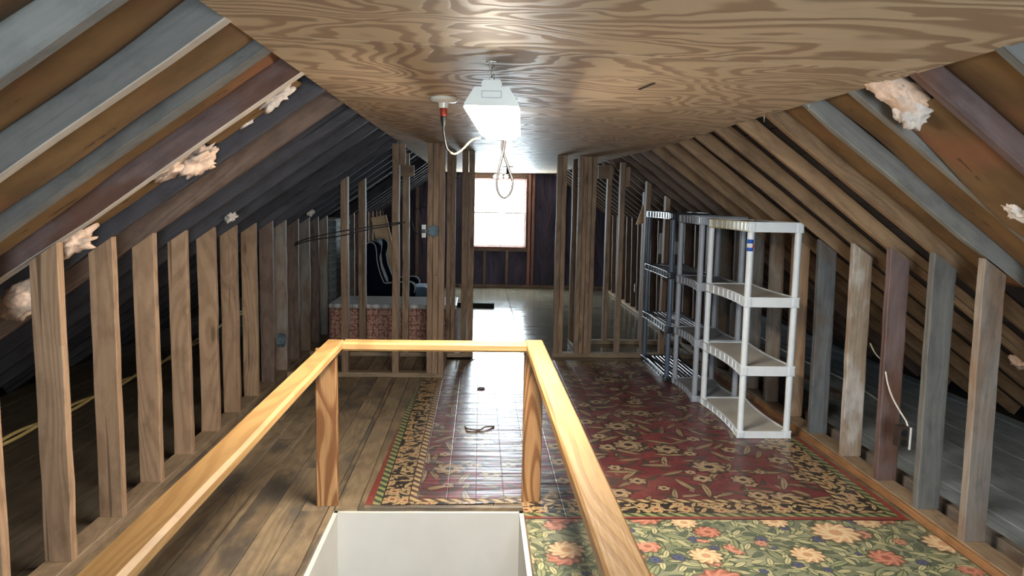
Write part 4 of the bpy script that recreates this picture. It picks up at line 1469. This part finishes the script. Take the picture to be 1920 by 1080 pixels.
tag(tube('white_cable', [(2.082, 3.475, 0.425), (2.085, 3.50, 0.445), (2.095, 3.58, 0.475), (2.10, 3.66, 0.52), (2.105, 3.72, 0.575), (2.108, 3.755, 0.63)], 0.0045, M_CORD_W, None), 'white cable curving up from the outlet on the right wall', 'cable')
tag(tube('white_cable', [(2.39, 4.12, 0.515), (2.42, 4.30, 0.55), (2.42, 4.43, 0.585), (2.415, 4.50, 0.64)], 0.0045, M_CORD_W, None), 'short white cable behind the third and fourth right wall studs', 'cable')
tag(tube('white_cable', [(3.00, 5.2, 0.012), (3.12, 6.0, 0.012), (3.10, 7.2, 0.012), (3.16, 8.4, 0.012)], 0.008, M_CORD_W, None), 'pale cable lying on the blue-grey boards behind right wall', 'cable')
P1, P2 = [], []
for i in range(60):
    t = i / 59
    y = 3.4 + 6.5 * t
    x = -2.66 - 0.04 * math.sin(t * 9) - 0.30 * max(0, t - 0.25)
    a = t * 34
    P1.append((x + 0.018 * math.cos(a), y, 0.045 + 0.014 * math.sin(a)))
    P2.append((x - 0.018 * math.cos(a), y, 0.045 - 0.014 * math.sin(a)))
tc = thing('twisted_cable', 'pair of yellowed cables twisted together on the floor behind left studs', 'cable', (-2.66, 5, 0))
tube('cable', P1, 0.011, M_CORD_Y, tc, 8, 2)
tube('cable', P2, 0.011, M_CORD_Y, tc, 8, 2)
wr = thing('wall_wire', 'two dark wires strung from the left knee wall to the partition', 'wire', (-1.2, 6.12, 1.15))
tube('strand', [(-1.56, 6.50, 1.075), (-1.40, 6.28, 1.13), (-1.15, 6.14, 1.19), (-0.90, 6.14, 1.235), (-0.70, 6.145, 1.27), (-0.60, 6.145, 1.28)], 0.005, M_CORD_B, wr)
tube('strand', [(-1.56, 6.46, 1.060), (-1.38, 6.26, 1.115), (-1.12, 6.14, 1.16), (-0.92, 6.14, 1.21), (-0.70, 6.15, 1.255), (-0.60, 6.15, 1.28)], 0.005, M_CORD_B, wr)
wc = []
for k in range(20):
    a = math.radians(150 - 330 * k / 19)
    wc.append((-0.56 + 0.10 * math.cos(a) + 0.03, 7.15, 1.26 + 0.135 * math.sin(a)))
tag(tube('wire_loop', wc, 0.005, M_CORD_B, None, 8, 2), 'dark wire bent in an open loop between the left partition studs', 'wire')
tg = thing('wire_ends', 'frayed bare wire ends sticking out of the passage post', 'wire', (-0.25, 6.99, 1.74))
for k in range(5):
    a = -0.9 + 0.45 * k
    tube('wire_end', [(-0.222, 7.0, 1.665), (-0.205, 6.985, 1.675 + 0.008 * a), (-0.185 + 0.004 * k, 6.97, 1.675 + 0.035 * a)], 0.003, M_CHAIN, tg, 6, 3)
# white paper scraps stuck on the right wall studs behind the slotted shelves
tag(rbox('paper_scrap', (2.06, 8.50, 1.02), (0.05, 0.04, 0.24), M_PAPERW, None, bev=0.015), 'white paper tag hanging on a right wall stud behind slotted shelves', 'paper')
tag(rbox('paper_box', (2.045, 7.72, 1.02), (0.07, 0.05, 0.13), M_PAPERW, None, bev=0.008), 'small white box hung on the stud behind the slotted shelves', 'box')
# lumber scraps on the attic floor behind the shelves
for k, (x, y, a, L) in enumerate(((2.52, 5.55, 0.10, 0.62), (2.78, 6.0, -0.05, 0.8), (2.52, 6.55, 0.08, 0.6), (2.84, 7.1, 0.12, 0.7))):
    o = board('lumber_scrap', (x - math.sin(a) * L / 2, y - math.cos(a) * L / 2, 0.022 + 0.0 * k), (x + math.sin(a) * L / 2, y + math.cos(a) * L / 2, 0.022), (1, 0, 0), 0.09, 0.04, M_STUD_G, None)
    tag(o, ['short lumber scrap behind the right wall, nearest the pale shelving unit', 'longest lumber scrap lying behind the mid grey shelving unit', 'shortest lumber scrap lying close behind the slotted shelves', 'lumber scrap farthest back behind the slotted shelves'][k], 'lumber', 'lumber scraps behind the shelving units')
